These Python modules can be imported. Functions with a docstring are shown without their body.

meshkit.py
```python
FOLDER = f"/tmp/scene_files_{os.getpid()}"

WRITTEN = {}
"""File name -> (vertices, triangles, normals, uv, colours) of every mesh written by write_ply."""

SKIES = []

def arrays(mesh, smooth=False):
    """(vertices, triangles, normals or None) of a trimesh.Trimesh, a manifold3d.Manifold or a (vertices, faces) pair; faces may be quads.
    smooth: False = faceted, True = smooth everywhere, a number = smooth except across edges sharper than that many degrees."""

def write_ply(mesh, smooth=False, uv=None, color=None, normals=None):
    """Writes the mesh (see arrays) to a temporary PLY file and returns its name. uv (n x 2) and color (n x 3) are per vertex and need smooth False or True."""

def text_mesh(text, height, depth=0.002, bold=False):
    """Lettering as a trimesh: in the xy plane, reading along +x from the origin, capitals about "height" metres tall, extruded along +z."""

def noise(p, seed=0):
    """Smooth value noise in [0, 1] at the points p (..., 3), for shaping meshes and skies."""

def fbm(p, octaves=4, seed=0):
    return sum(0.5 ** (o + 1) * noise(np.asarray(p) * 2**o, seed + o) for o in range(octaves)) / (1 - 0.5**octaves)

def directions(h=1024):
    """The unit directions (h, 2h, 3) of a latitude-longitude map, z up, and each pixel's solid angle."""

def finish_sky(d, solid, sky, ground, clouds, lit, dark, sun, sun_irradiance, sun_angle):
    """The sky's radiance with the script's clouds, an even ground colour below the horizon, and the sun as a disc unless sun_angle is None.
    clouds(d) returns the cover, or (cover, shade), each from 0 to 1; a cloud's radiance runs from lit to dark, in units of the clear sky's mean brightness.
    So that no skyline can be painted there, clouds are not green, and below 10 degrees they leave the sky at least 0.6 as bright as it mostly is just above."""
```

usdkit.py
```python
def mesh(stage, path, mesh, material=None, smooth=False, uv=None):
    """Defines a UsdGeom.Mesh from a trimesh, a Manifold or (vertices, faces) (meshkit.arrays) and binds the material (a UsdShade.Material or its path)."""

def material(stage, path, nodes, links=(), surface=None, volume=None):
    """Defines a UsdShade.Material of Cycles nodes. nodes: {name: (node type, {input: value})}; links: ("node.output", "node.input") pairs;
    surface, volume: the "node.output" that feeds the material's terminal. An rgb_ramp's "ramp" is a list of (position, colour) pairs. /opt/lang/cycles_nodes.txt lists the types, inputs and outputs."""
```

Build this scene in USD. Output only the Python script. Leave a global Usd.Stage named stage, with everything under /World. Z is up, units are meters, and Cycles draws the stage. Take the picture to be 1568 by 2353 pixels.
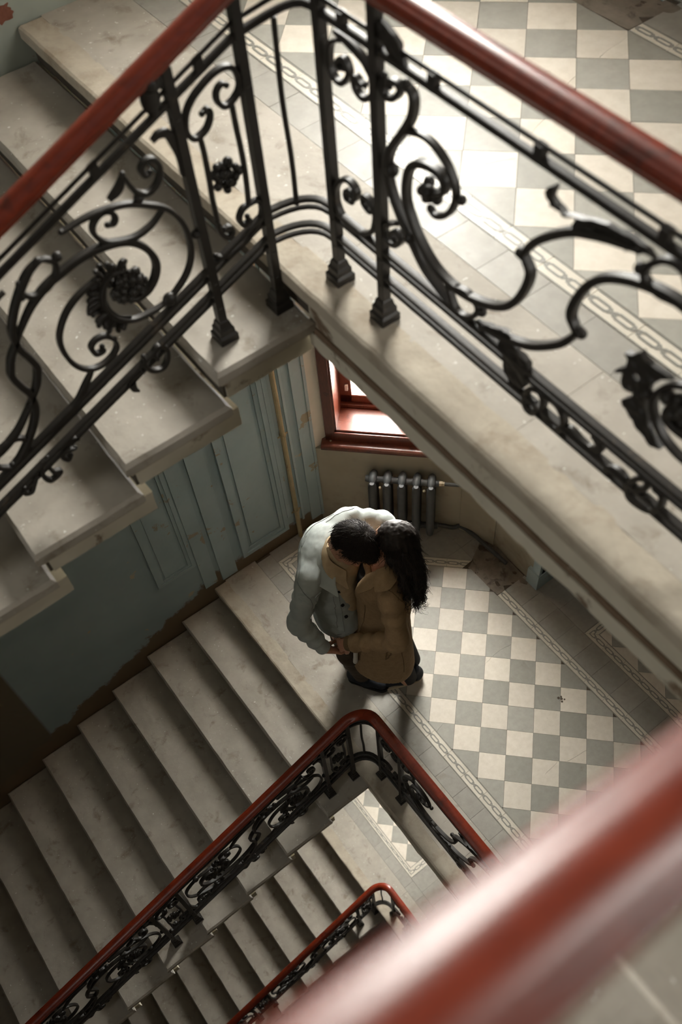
import math, random
import numpy as np, trimesh, usdkit, meshkit
import shapely.geometry as sg
from shapely import affinity
from shapely.ops import unary_union
from pxr import Gf, Sdf, Usd, UsdGeom, UsdLux, UsdShade

stage = Usd.Stage.CreateInMemory()
UsdGeom.SetStageUpAxis(stage, 'Z'); UsdGeom.SetStageMetersPerUnit(stage, 1.0)
UsdGeom.Xform.Define(stage, '/World')
RNG = random.Random(7)

# ------------------------------------------------------------------ camera
cam = UsdGeom.Camera.Define(stage, '/World/camera')
RIGHT = (0.79804567, -0.59930047, -0.06294488); UP = (0.52704251, 0.64352575, 0.55506829)
FWD = (0.29214603, 0.47614447, -0.82941976); EYE = (-2.15331, -2.32857, 5.37780)
cam.AddTransformOp().Set(Gf.Matrix4d(*RIGHT, 0, *UP, 0, *[-c for c in FWD], 0, *EYE, 1))
cam.CreateHorizontalApertureAttr(24.0); cam.CreateVerticalApertureAttr(24.0 * 2353 / 1568)
cam.CreateFocalLengthAttr(24.0 * 2217.32 / 1568)
cam.CreateFStopAttr(2.6); cam.CreateFocusDistanceAttr(4.7)
cam.CreateClippingRangeAttr((0.02, 200.0))
cam.CreateExposureAttr(0.0)

# ------------------------------------------------------------------ light: overcast daylight through the windows and, out of view, a skylight, side and end windows
H = 3.7231                     # storey height
R = H / 30.0                   # riser
G = 0.30                       # going
SL = R / G                     # slope of the flights
X0 = -1.225                    # nosing of a landing
Q = math.sqrt(0.5)
SKY = (0.90, 0.95, 1.0)
dome = UsdLux.DomeLight.Define(stage, '/World/sky'); dome.CreateIntensityAttr(0.1); dome.CreateColorAttr(Gf.Vec3f(*SKY))

def rect_light(name, pos, look, w, h, power, color):
    l = UsdLux.RectLight.Define(stage, '/World/' + name)
    z = -np.array(look, float); z /= np.linalg.norm(z)
    up = np.array([0, 0, 1.0]) if abs(z[2]) < .95 else np.array([0, 1.0, 0])
    x = np.cross(up, z); x /= np.linalg.norm(x); y = np.cross(z, x)
    l.AddTransformOp().Set(Gf.Matrix4d(*x, 0, *y, 0, *z, 0, *pos, 1))
    l.CreateWidthAttr(w); l.CreateHeightAttr(h); l.CreateIntensityAttr(power); l.CreateColorAttr(Gf.Vec3f(*color))
    return l


WA, WB = -0.760, 0.160
WS = 0.53                           # plane x + y of the window frame             # the window's extent along its wall
WMID = (WA + WB) / 2
def along(a, s, z=0.0):            # point on the chamfer wall: a metres along it, on the plane x + y = s
    return ((s / 2 + a * Q), (s / 2 - a * Q), z)
MY = -2.98                          # unseen second window at the upper landing, mirrored, lights the step ends: y -> MY - y
LIGHTS = {1: 88.0, 0: 78.0, -1: 70.0}
for lv, pw in LIGHTS.items():
    p = along(WMID - (.42 if lv == 0 else 0), WS + .80, lv * H + 2.25)
    rect_light('window_daylight%s' % ({1: '', 0: '_001', -1: '_002'}[lv]), p, (-Q, -Q, 0), 1.3 if lv == 0 else 2.0, 3.2, pw, (1.0, 0.955, 0.885))
rect_light('skylight_daylight', (-2.35, -1.45, 9.2), (0, 0, -1), 2.6, 1.6, 0.2, (1.0, 0.95, 0.87))  # out of view above the well, lights the upper step ends
p = along(WMID, WS + .80, H + 2.25); rect_light('side_window_daylight', (p[0], MY - p[1], p[2]), (-Q, Q, 0), 2.0, 3.2, 20.0, (1.0, 0.955, 0.885))  # out of view, placed to light the step ends and the near handrail

rect_light('end_window_daylight', (-7.62, -1.5, 7.15), (1, 0, -.25), 1.5, 1.8, 10.0, (1.0, 0.96, 0.89))  # unseen half-landing window, placed to light the landing edges facing it
rect_light('end_window_daylight_001', (-7.62, -1.5, 3.55), (1, 0, -.15), 1.5, 1.8, 5.0, (1.0, 0.96, 0.89))  # unseen lower one, placed to light the fronts of the couple

# ------------------------------------------------------------------ helpers
COUNT = {}
def numbered(parent, name):
    key = (parent, name); n = COUNT.get(key, 0); COUNT[key] = n + 1
    return parent + '/' + (name if n == 0 else '%s_%03d' % (name, n))
def data(prim, **k):
    for a, b in k.items():
        if b: prim.SetCustomDataByKey(a, b)
def thing(name, label=None, category=None, group=None, kind=None, loc=None):
    x = UsdGeom.Xform.Define(stage, numbered('/World', name))
    if loc is not None: x.AddTranslateOp().Set(Gf.Vec3d(*map(float, loc)))
    data(x.GetPrim(), label=label, category=category, group=group, kind=kind)
    return str(x.GetPath())
def obj(name, mesh, mat, parent='/World', smooth=30, **k):
    m = usdkit.mesh(stage, numbered(parent, name), mesh, M[mat] if isinstance(mat, str) else mat, smooth=smooth)
    data(m.GetPrim(), **k)
    return str(m.GetPath())
def dup(path, name, loc, label=None, category=None, group=None, kind=None):
    x = UsdGeom.Xform.Define(stage, numbered('/World', name))
    x.GetPrim().GetReferences().AddInternalReference(path)
    x.ClearXformOpOrder(); x.AddTranslateOp(opSuffix='place').Set(Gf.Vec3d(*map(float, loc)))
    x.GetPrim().SetInstanceable(True)
    data(x.GetPrim(), label=label, category=category, group=group, kind=kind)
    return str(x.GetPath())
cat = trimesh.util.concatenate
def box(x0, x1, y0, y1, z0, z1):
    return trimesh.creation.box(bounds=[[min(x0, x1), min(y0, y1), min(z0, z1)], [max(x0, x1), max(y0, y1), max(z0, z1)]])
def prism(poly, z0, z1):
    ps = [g for g in getattr(poly, 'geoms', [poly]) if g.geom_type == 'Polygon' and g.area > 1e-7]
    if not ps: return None
    out = []
    for g in ps:
        m = trimesh.creation.extrude_polygon(g, z1 - z0, engine='earcut'); m.apply_translation([0, 0, z0]); out.append(m)
    return cat(out)
def extr(poly, origin, ux, uy, un, d0, d1):
    """A polygon in the (ux, uy) plane through origin, extruded along un from d0 to d1."""
    m = prism(poly, d0, d1)
    A = np.eye(4); A[:3, 0], A[:3, 1], A[:3, 2], A[:3, 3] = ux, uy, un, origin
    m.apply_transform(A)
    if np.linalg.det(A[:3, :3]) < 0: m.invert()
    return m
def ball(c, r, sub=2):
    m = trimesh.creation.icosphere(subdivisions=sub); m.apply_scale(r if np.ndim(r) else [r] * 3); m.apply_translation(c); return m
def catmull(P, n=6, closed=False):
    P = np.asarray(P, float); out = []
    E = np.vstack([2 * P[0] - P[1], P, 2 * P[-1] - P[-2]])
    for i in range(len(P) - 1):
        a, b, c, d = E[i:i + 4]
        for t in np.linspace(0, 1, n, endpoint=False):
            out.append(.5 * ((2 * b) + (c - a) * t + (2 * a - 5 * b + 4 * c - d) * t * t + (3 * b - a - 3 * c + d) * t ** 3))
    out.append(P[-1]); return np.array(out)
def loft(rings, cap=True):
    """Rings of equal length joined into a skin."""
    rings = np.asarray(rings, float); n, m = rings.shape[:2]
    i, j = np.meshgrid(np.arange(n - 1), np.arange(m), indexing='ij'); k = (j + 1) % m
    q = np.stack([i * m + j, i * m + k, (i + 1) * m + k, (i + 1) * m + j], -1).reshape(-1, 4)
    f = np.vstack([q[:, [0, 1, 2]], q[:, [0, 2, 3]]]); v = rings.reshape(-1, 3)
    if cap:
        c0, c1 = rings[0].mean(0), rings[-1].mean(0); v = np.vstack([v, c0, c1]); a = np.arange(m); b = (a + 1) % m
        f = np.vstack([f, np.stack([b, a, np.full(m, len(v) - 2)], 1), np.stack([(n - 1) * m + a, (n - 1) * m + b, np.full(m, len(v) - 1)], 1)])
    t = trimesh.Trimesh(v, f, process=False)
    if t.volume < 0: t.invert()
    return t
def tube(P, r, sides=8):
    P = np.asarray(P, float); r = np.broadcast_to(r, (len(P),)); T = np.gradient(P, axis=0); T /= np.linalg.norm(T, axis=1, keepdims=True) + 1e-12
    u = np.cross(T[0], [0, 0, 1.0] if abs(T[0][2]) < .9 else [1.0, 0, 0]); rings = []
    for p, t, rr in zip(P, T, r):
        u = u - t * np.dot(u, t); u /= np.linalg.norm(u) + 1e-12; w = np.cross(t, u)
        a = np.arange(sides) * 2 * math.pi / sides
        rings.append(p + rr * (np.cos(a)[:, None] * u + np.sin(a)[:, None] * w))
    return loft(rings)
def ribbon(P3, nrm, th, depth):
    """A flat iron bar bent in a plane: th thick in the plane, depth along its normal nrm."""
    P3 = np.asarray(P3, float); n = np.asarray(nrm, float); th = np.broadcast_to(th, (len(P3),)); T = np.gradient(P3, axis=0); T /= np.linalg.norm(T, axis=1, keepdims=True) + 1e-12
    S = np.cross(n, T); rings = []; d = depth / 2; b = .0022
    for p, s, t in zip(P3, S, th):
        h = t / 2; bb = min(b, h * .5)
        rings.append([p + s * x + n * y for x, y in ((-h, -d + bb), (-h + bb, -d), (h - bb, -d), (h, -d + bb), (h, d - bb), (h - bb, d), (-h + bb, d), (-h, d - bb))])
    return loft(rings)
def sweep_up(P, prof):
    """A profile (n, z) swept along a polyline with vertical cross-sections; n points to the left of travel."""
    P = np.asarray(P, float); T = np.gradient(P[:, :2], axis=0)
    seg = np.diff(P[:, :2], axis=0); seg /= np.linalg.norm(seg, axis=1, keepdims=True) + 1e-12
    rings = []
    for i, p in enumerate(P):
        a, b = seg[max(i - 1, 0)], seg[min(i, len(seg) - 1)]
        t = a + b; t /= np.linalg.norm(t); n = np.array([-t[1], t[0]]); k = 1 / max(.3, math.sqrt((1 + np.dot(a, b)) / 2))
        rings.append([[p[0] + n[0] * x * k, p[1] + n[1] * x * k, p[2] + z] for x, z in prof])
    return loft(rings)
def fbm(p, o=4, seed=0): return meshkit.fbm(p, o, seed)

# ------------------------------------------------------------------ materials
M = {}
def mat(name, nodes, links, surface='p.BSDF'):
    M[name] = usdkit.material(stage, '/World/Looks/' + name, nodes, links, surface=surface)
def speckled(name, a, b, scale=18, rough=.6, spec=.4, bump=.0, detail=6, vary=.0, c=None, cscale=4, cpos=(.58, .66), coat=0, rvar=.0, c2=None, c2scale=60, c2pos=(.7, .74), bscale=None):
    """Two tones mixed by noise; c: a third colour in patches (peeled paint, dirt); c2: small specks; vary: tone by object."""
    nd = {'g': ('geometry', {}), 'n': ('noise_texture', {'scale': scale, 'detail': detail, 'roughness': .62}),
          'r': ('rgb_ramp', {'ramp': [(.30, a), (.70, b)]}), 'p': ('principled_bsdf', {'roughness': rough, 'specular_ior_level': spec, 'coat_weight': coat, 'coat_roughness': .12})}
    lk = [('g.position', 'n.vector'), ('n.fac', 'r.fac')]; out = 'r.color'
    if c is not None:
        nd.update({'n2': ('noise_texture', {'scale': cscale, 'detail': 7, 'roughness': .62, 'distortion': .4}), 'k': ('map_range', {'from_min': cpos[0], 'from_max': cpos[1], 'clamp': True}), 'mc': ('mix_color', {'b': c})})
        lk += [('g.position', 'n2.vector'), ('n2.fac', 'k.value'), ('k.result', 'mc.fac'), (out, 'mc.a')]; out = 'mc.result'
    if c2 is not None:
        nd.update({'n3': ('noise_texture', {'scale': c2scale, 'detail': 2, 'roughness': .5}), 'k3': ('map_range', {'from_min': c2pos[0], 'from_max': c2pos[1], 'clamp': True}), 'm3': ('mix_color', {'b': c2})})
        lk += [('g.position', 'n3.vector'), ('n3.fac', 'k3.value'), ('k3.result', 'm3.fac'), (out, 'm3.a')]; out = 'm3.result'
    if vary:
        nd.update({'oi': ('object_info', {}), 'kv': ('map_range', {'to_min': 1 - vary, 'to_max': 1 + vary}), 'hv': ('hsv', {})})
        lk += [('oi.random', 'kv.value'), ('kv.result', 'hv.value'), (out, 'hv.color')]; out = 'hv.color'
    lk.append((out, 'p.base_color'))
    if rvar:
        nd.update({'nr': ('noise_texture', {'scale': scale * .7, 'detail': 4}), 'kr': ('map_range', {'to_min': rough - rvar, 'to_max': rough + rvar})})
        lk += [('g.position', 'nr.vector'), ('nr.fac', 'kr.value'), ('kr.result', 'p.roughness')]
    if bump:
        nd['b'] = ('bump', {'strength': .6, 'distance': bump})
        if bscale:
            nd['nb'] = ('noise_texture', {'scale': bscale, 'detail': 4}); lk += [('g.position', 'nb.vector'), ('nb.fac', 'b.height')]
        else: lk.append(('n.fac', 'b.height'))
        lk.append(('b.normal', 'p.normal'))
    mat(name, nd, lk)
speckled('tile_cream', (.60, .545, .46), (.68, .625, .54), 30, .42, .38, vary=.07, rvar=.08, bump=.0006, c=(.42, .36, .28), cscale=9, cpos=(.66, .80))
speckled('tile_grey', (.295, .285, .25), (.345, .335, .295), 30, .42, .38, vary=.12, rvar=.08, bump=.0006, c=(.22, .20, .165), cscale=7, cpos=(.62, .80))
speckled('tile_plain', (.28, .265, .235), (.335, .32, .285), 26, .44, .38, vary=.06, rvar=.08, bump=.0006, c=(.20, .175, .14), cscale=6, cpos=(.60, .78))
speckled('border_cream', (.56, .52, .44), (.62, .575, .49), 30, .36, .5, vary=.04, rvar=.06)
speckled('border_grey', (.22, .215, .19), (.26, .25, .225), 30, .36, .5)
speckled('grout', (.075, .06, .045), (.11, .09, .07), 40, .9, .2)
speckled('concrete', (.16, .135, .11), (.25, .215, .175), 14, .85, .25, bump=.004, c=(.09, .075, .06), cscale=9, cpos=(.55, .66))
speckled('stone', (.33, .30, .255), (.43, .395, .34), 7, .62, .4, bump=.0012, bscale=60, c=(.215, .18, .135), cscale=11, cpos=(.56, .74), c2=(.62, .62, .58), c2scale=70, c2pos=(.715, .74), rvar=.1)
speckled('stone_edge', (.36, .315, .25), (.46, .41, .33), 9, .75, .3, bump=.004, bscale=25, c=(.27, .215, .155), cscale=10, cpos=(.50, .78))
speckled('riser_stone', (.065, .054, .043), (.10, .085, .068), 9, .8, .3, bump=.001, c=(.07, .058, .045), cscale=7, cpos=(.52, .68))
speckled('fascia', (.50, .465, .375), (.58, .54, .445), 8, .8, .3, bump=.002, bscale=30, c=(.17, .12, .08), cscale=6.5, cpos=(.60, .67))
speckled('groove_brown', (.14, .095, .06), (.20, .14, .095), 14, .8, .3, c=(.36, .33, .27), cscale=9, cpos=(.6, .66))
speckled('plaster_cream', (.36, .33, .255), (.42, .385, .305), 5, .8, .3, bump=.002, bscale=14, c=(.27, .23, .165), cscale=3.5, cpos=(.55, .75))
speckled('plaster_lit', (.72, .67, .57), (.80, .75, .66), 8, .75, .3, bump=.002, bscale=20)  # cream plaster lightened to carry the window light on the reveal
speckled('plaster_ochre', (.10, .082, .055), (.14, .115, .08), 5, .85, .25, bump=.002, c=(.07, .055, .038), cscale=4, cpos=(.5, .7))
speckled('ceiling_plaster', (.24, .22, .185), (.30, .275, .235), 4, .9, .2)
speckled('iron', (.018, .016, .0135), (.026, .022, .019), 40, .45, .35, bump=.0008, c=(.06, .045, .032), cscale=22, cpos=(.62, .74))
speckled('pipe_yellow', (.33, .27, .15), (.40, .33, .19), 16, .5, .4, c=(.24, .16, .08), cscale=8, cpos=(.6, .7))
speckled('pipe_dark', (.055, .06, .06), (.085, .09, .09), 16, .5, .4)
speckled('radiator_paint', (.050, .054, .056), (.07, .075, .077), 30, .5, .35, bump=.0006)
speckled('steel', (.30, .28, .24), (.40, .38, .34), 30, .35, .6)
speckled('brass', (.45, .38, .25), (.55, .46, .32), 30, .4, .6)
speckled('white_plastic', (.75, .74, .70), (.8, .79, .75), 10, .4, .5)
# wood of the handrails and the window: red-brown varnish with grain along the piece
def wood(name, a, b, dark, rough, coat, scale=(3, 3, 40), spec=.5, bump=.0004):
    mat(name, {'t': ('geometry', {}), 'm': ('mapping', {'scale': scale}), 'n': ('noise_texture', {'scale': 6, 'detail': 6, 'roughness': .65, 'distortion': .6}), 'r': ('rgb_ramp', {'ramp': [(.3, a), (.68, b)]}),
               'n2': ('noise_texture', {'scale': 14, 'detail': 5}), 'k': ('map_range', {'from_min': .60, 'from_max': .72, 'clamp': True}), 'mx': ('mix_color', {'b': dark}),
               'b': ('bump', {'strength': .4, 'distance': bump}), 'p': ('principled_bsdf', {'roughness': rough, 'specular_ior_level': spec, 'coat_weight': coat, 'coat_roughness': .16})},
        [('t.position', 'm.vector'), ('m.vector', 'n.vector'), ('n.fac', 'r.fac'), ('t.position', 'n2.vector'), ('n2.fac', 'k.value'), ('k.result', 'mx.fac'), ('r.color', 'mx.a'), ('mx.result', 'p.base_color'), ('n.fac', 'b.height'), ('b.normal', 'p.normal')])
wood('handrail_wood', (.125, .013, .003), (.21, .025, .006), (.07, .009, .003), .38, .12, (4, 9, 9))
wood('window_wood', (.085, .019, .009), (.14, .033, .017), (.05, .011, .006), .32, .35, (14, 14, 3))
# the blue oil paint of the lower wall: peels to ochre in patches, worn to brown just above the steps and the floor
def blue_wall(name, base, base2, peel, z_floor):
    nd = {'g': ('geometry', {}), 's': ('separate_xyz', {}), 'n': ('noise_texture', {'scale': 3.2, 'detail': 5}), 'r': ('rgb_ramp', {'ramp': [(.3, base), (.7, base2)]}),
          'n2': ('noise_texture', {'scale': 7.5, 'detail': 7, 'roughness': .6, 'distortion': .5}), 'k2': ('map_range', {'from_min': .665, 'from_max': .69, 'clamp': True}), 'm2': ('mix_color', {'b': peel}),
          # height above the line of the steps: z - max(0 slope, floor)
          'dx': ('math', {'math_type': 'multiply_add', 'value2': SL, 'value3': -SL * X0}), 'mn': ('math', {'math_type': 'minimum', 'value2': 0.0}), 'up': ('math', {'math_type': 'subtract'}), 'uf': ('math', {'math_type': 'subtract', 'value2': z_floor}),
          'n4': ('noise_texture', {'scale': 9, 'detail': 6, 'roughness': .65}), 'e': ('math', {'math_type': 'multiply_add', 'value2': -.30}), 'k4': ('map_range', {'from_min': -.045, 'from_max': -.01, 'to_min': 1.0, 'to_max': 0.0, 'clamp': True}), 'm4': ('mix_color', {'b': (.17, .125, .075)}),
          # beyond the painted panel, down the stairs, bare brownish plaster
          'kx': ('map_range', {'from_min': -2.59, 'from_max': -2.57, 'to_min': 1.0, 'to_max': 0.0, 'clamp': True}), 'kz': ('map_range', {'from_min': .02, 'from_max': .05, 'to_min': 0.0, 'to_max': 1.0, 'clamp': True}), 'kk': ('math', {'math_type': 'multiply'}), 'm5': ('mix_color', {'b': (.145, .12, .08)}),
          'nb': ('noise_texture', {'scale': 26, 'detail': 5}), 'b': ('bump', {'strength': .5, 'distance': .003}), 'p': ('principled_bsdf', {'roughness': .55, 'specular_ior_level': .4})}
    lk = [('g.position', 's.vector'), ('g.position', 'n.vector'), ('n.fac', 'r.fac'), ('g.position', 'n2.vector'), ('n2.fac', 'k2.value'), ('k2.result', 'm2.fac'), ('r.color', 'm2.a'),
          ('s.x', 'dx.value1'), ('dx.value', 'mn.value1'), ('s.z', 'uf.value1'), ('uf.value', 'up.value1'), ('mn.value', 'up.value2'), ('g.position', 'n4.vector'), ('n4.fac', 'e.value1'), ('up.value', 'e.value3'), ('e.value', 'k4.value'), ('k4.result', 'm4.fac'),
          ('s.x', 'kx.value'), ('up.value', 'kz.value'), ('kx.result', 'kk.value1'), ('kz.result', 'kk.value2'), ('kk.value', 'm5.fac'), ('m2.result', 'm5.a'), ('m5.result', 'm4.a'), ('m4.result', 'p.base_color'),
          ('g.position', 'nb.vector'), ('nb.fac', 'b.height'), ('b.normal', 'p.normal')]
    mat(name, nd, lk)
blue_wall('wall_blue', (.27, .355, .375), (.325, .415, .435), (.46, .40, .28), 0.0)
speckled('panel_blue', (.28, .37, .39), (.335, .43, .45), 4, .5, .45, bump=.002, bscale=26, c=(.30, .265, .185), cscale=7, cpos=(.62, .645))
speckled('panel_blue_light', (.33, .425, .445), (.39, .48, .50), 4, .5, .45, bump=.002, bscale=26, c=(.33, .29, .20), cscale=7, cpos=(.60, .625))
speckled('wall_mint', (.30, .33, .285), (.37, .40, .345), 4, .7, .3, bump=.003, bscale=20, c=(.22, .085, .055), cscale=5.5, cpos=(.575, .60))
speckled('brick_red', (.17, .065, .042), (.25, .105, .07), 26, .9, .2, bump=.002)
# glass pane: mostly clear, reflects at grazing angles
mat('pane', {'f': ('layer_weight', {'blend': .5}), 'w': ('math', {'math_type': 'power', 'value2': 4.0}), 'k': ('math', {'math_type': 'multiply_add', 'value2': .4, 'value3': .03}), 'a': ('transparent_bsdf', {'color': (.97, .98, .98)}), 'b': ('glossy_bsdf', {'roughness': .02}), 'x': ('mix_closure', {})},
    [('f.facing', 'w.value1'), ('w.value', 'k.value1'), ('k.value', 'x.fac'), ('a.BSDF', 'x.closure1'), ('b.BSDF', 'x.closure2')], 'x.closure')

# ------------------------------------------------------------------ the landings: tiled floors
TS = 0.15
def rot_tile(o, i, j):             # corner (i, j) of the diagonal chequer; i runs (+x, -y), j runs (-x, -y)
    a = TS * Q
    return (o[0] + (i - j) * a, o[1] - (i + j) * a)
GAP = .0007
def piece(poly, z, mat_, parent, name, cracks=(), jz=.0005, **k):
    poly = poly.buffer(-GAP, join_style=2)
    for c in cracks: poly = poly.difference(c)
    if poly.is_empty or poly.area < 2e-5: return
    m = prism(poly, z - .009, z + RNG.uniform(-jz, jz))
    if m is not None: obj(name, m, mat_, parent, smooth=False, **k)
def crack(pts, w=.0011):
    r = random.Random(int(abs(pts[0][0]) * 1e4)); P = []
    for a, b in zip(pts[:-1], pts[1:]):
        n = 5
        for t in range(n): P.append((a[0] + (b[0] - a[0]) * t / n + r.uniform(-.002, .002), a[1] + (b[1] - a[1]) * t / n + r.uniform(-.002, .002)))
    P.append(pts[-1]); return sg.LineString(P).buffer(w / 2, cap_style=2)
def border(fl, z, a, b, w, side, inlay, cut=None, cracks=()):
    """A row of border tiles from a to b, w wide to one side; the chain printed on them goes into inlay."""
    a, b = np.array(a), np.array(b); L = np.linalg.norm(b - a); t = (b - a) / L; n = np.array([-t[1], t[0]]) * side; k = max(1, round(L / TS)); s = L / k
    P = lambda u, v: tuple(a + t * u + n * v)
    for i in range(k):
        p = sg.Polygon([P(i * s, 0), P((i + 1) * s, 0), P((i + 1) * s, w), P(i * s, w)])
        if cut is not None: p = p.intersection(cut)
        piece(p, z, 'border_cream', fl, 'border_tile', cracks)
        shp = [sg.box(i * s + .001, .0015, (i + 1) * s - .001, .0055), sg.box(i * s + .001, w - .0055, (i + 1) * s - .001, w - .0015)]
        for c in (.25, .75):
            x, hl, hw = (i + c) * s, s * .20, w * .185
            o = sg.Polygon([(x - hl, -hw * .5), (x - hl + .009, -hw), (x + hl - .009, -hw), (x + hl, -hw * .5), (x + hl, hw * .5), (x + hl - .009, hw), (x - hl + .009, hw), (x - hl, hw * .5)])
            shp.append(affinity.translate(o.difference(o.buffer(-.0065, join_style=2)), 0, w / 2))
            x2 = x + s * .25
            if c < .5:
                for q in (-1, 1): shp.append(sg.LineString([(x2 - .011, w / 2 - q * .009), (x2 + .011, w / 2 + q * .009)]).buffer(.003, cap_style=2))
        for c in (0.0, 1.0):
            x2 = (i + c) * s
            for q in (-1, 1): shp.append(sg.LineString([(x2, w / 2), (x2 + (.011 if c == 0 else -.011), w / 2 + q * .009)]).buffer(.003, cap_style=2))
        u = unary_union(shp).simplify(.0004)
        A = [t[0], n[0], t[1], n[1], a[0], a[1]]; u = affinity.affine_transform(u, A)
        u = u.intersection(p.buffer(-.0012))
        m = prism(u, z + .0002, z + .0009)
        if m is not None: inlay.append(m)

def plain(fl, z, area, x0, x1, y0, y1, dx, dy, cracks=(), mat_='tile_plain', name='tile'):
    nx, ny = max(1, round((x1 - x0) / dx)), max(1, round((y1 - y0) / dy))
    for i in range(nx):
        for j in range(ny):
            p = sg.box(x0 + (x1 - x0) * i / nx, y0 + (y1 - y0) * j / ny, x0 + (x1 - x0) * (i + 1) / nx, y0 + (y1 - y0) * (j + 1) / ny).intersection(area)
            piece(p, z, mat_, fl, name, cracks)

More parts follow.
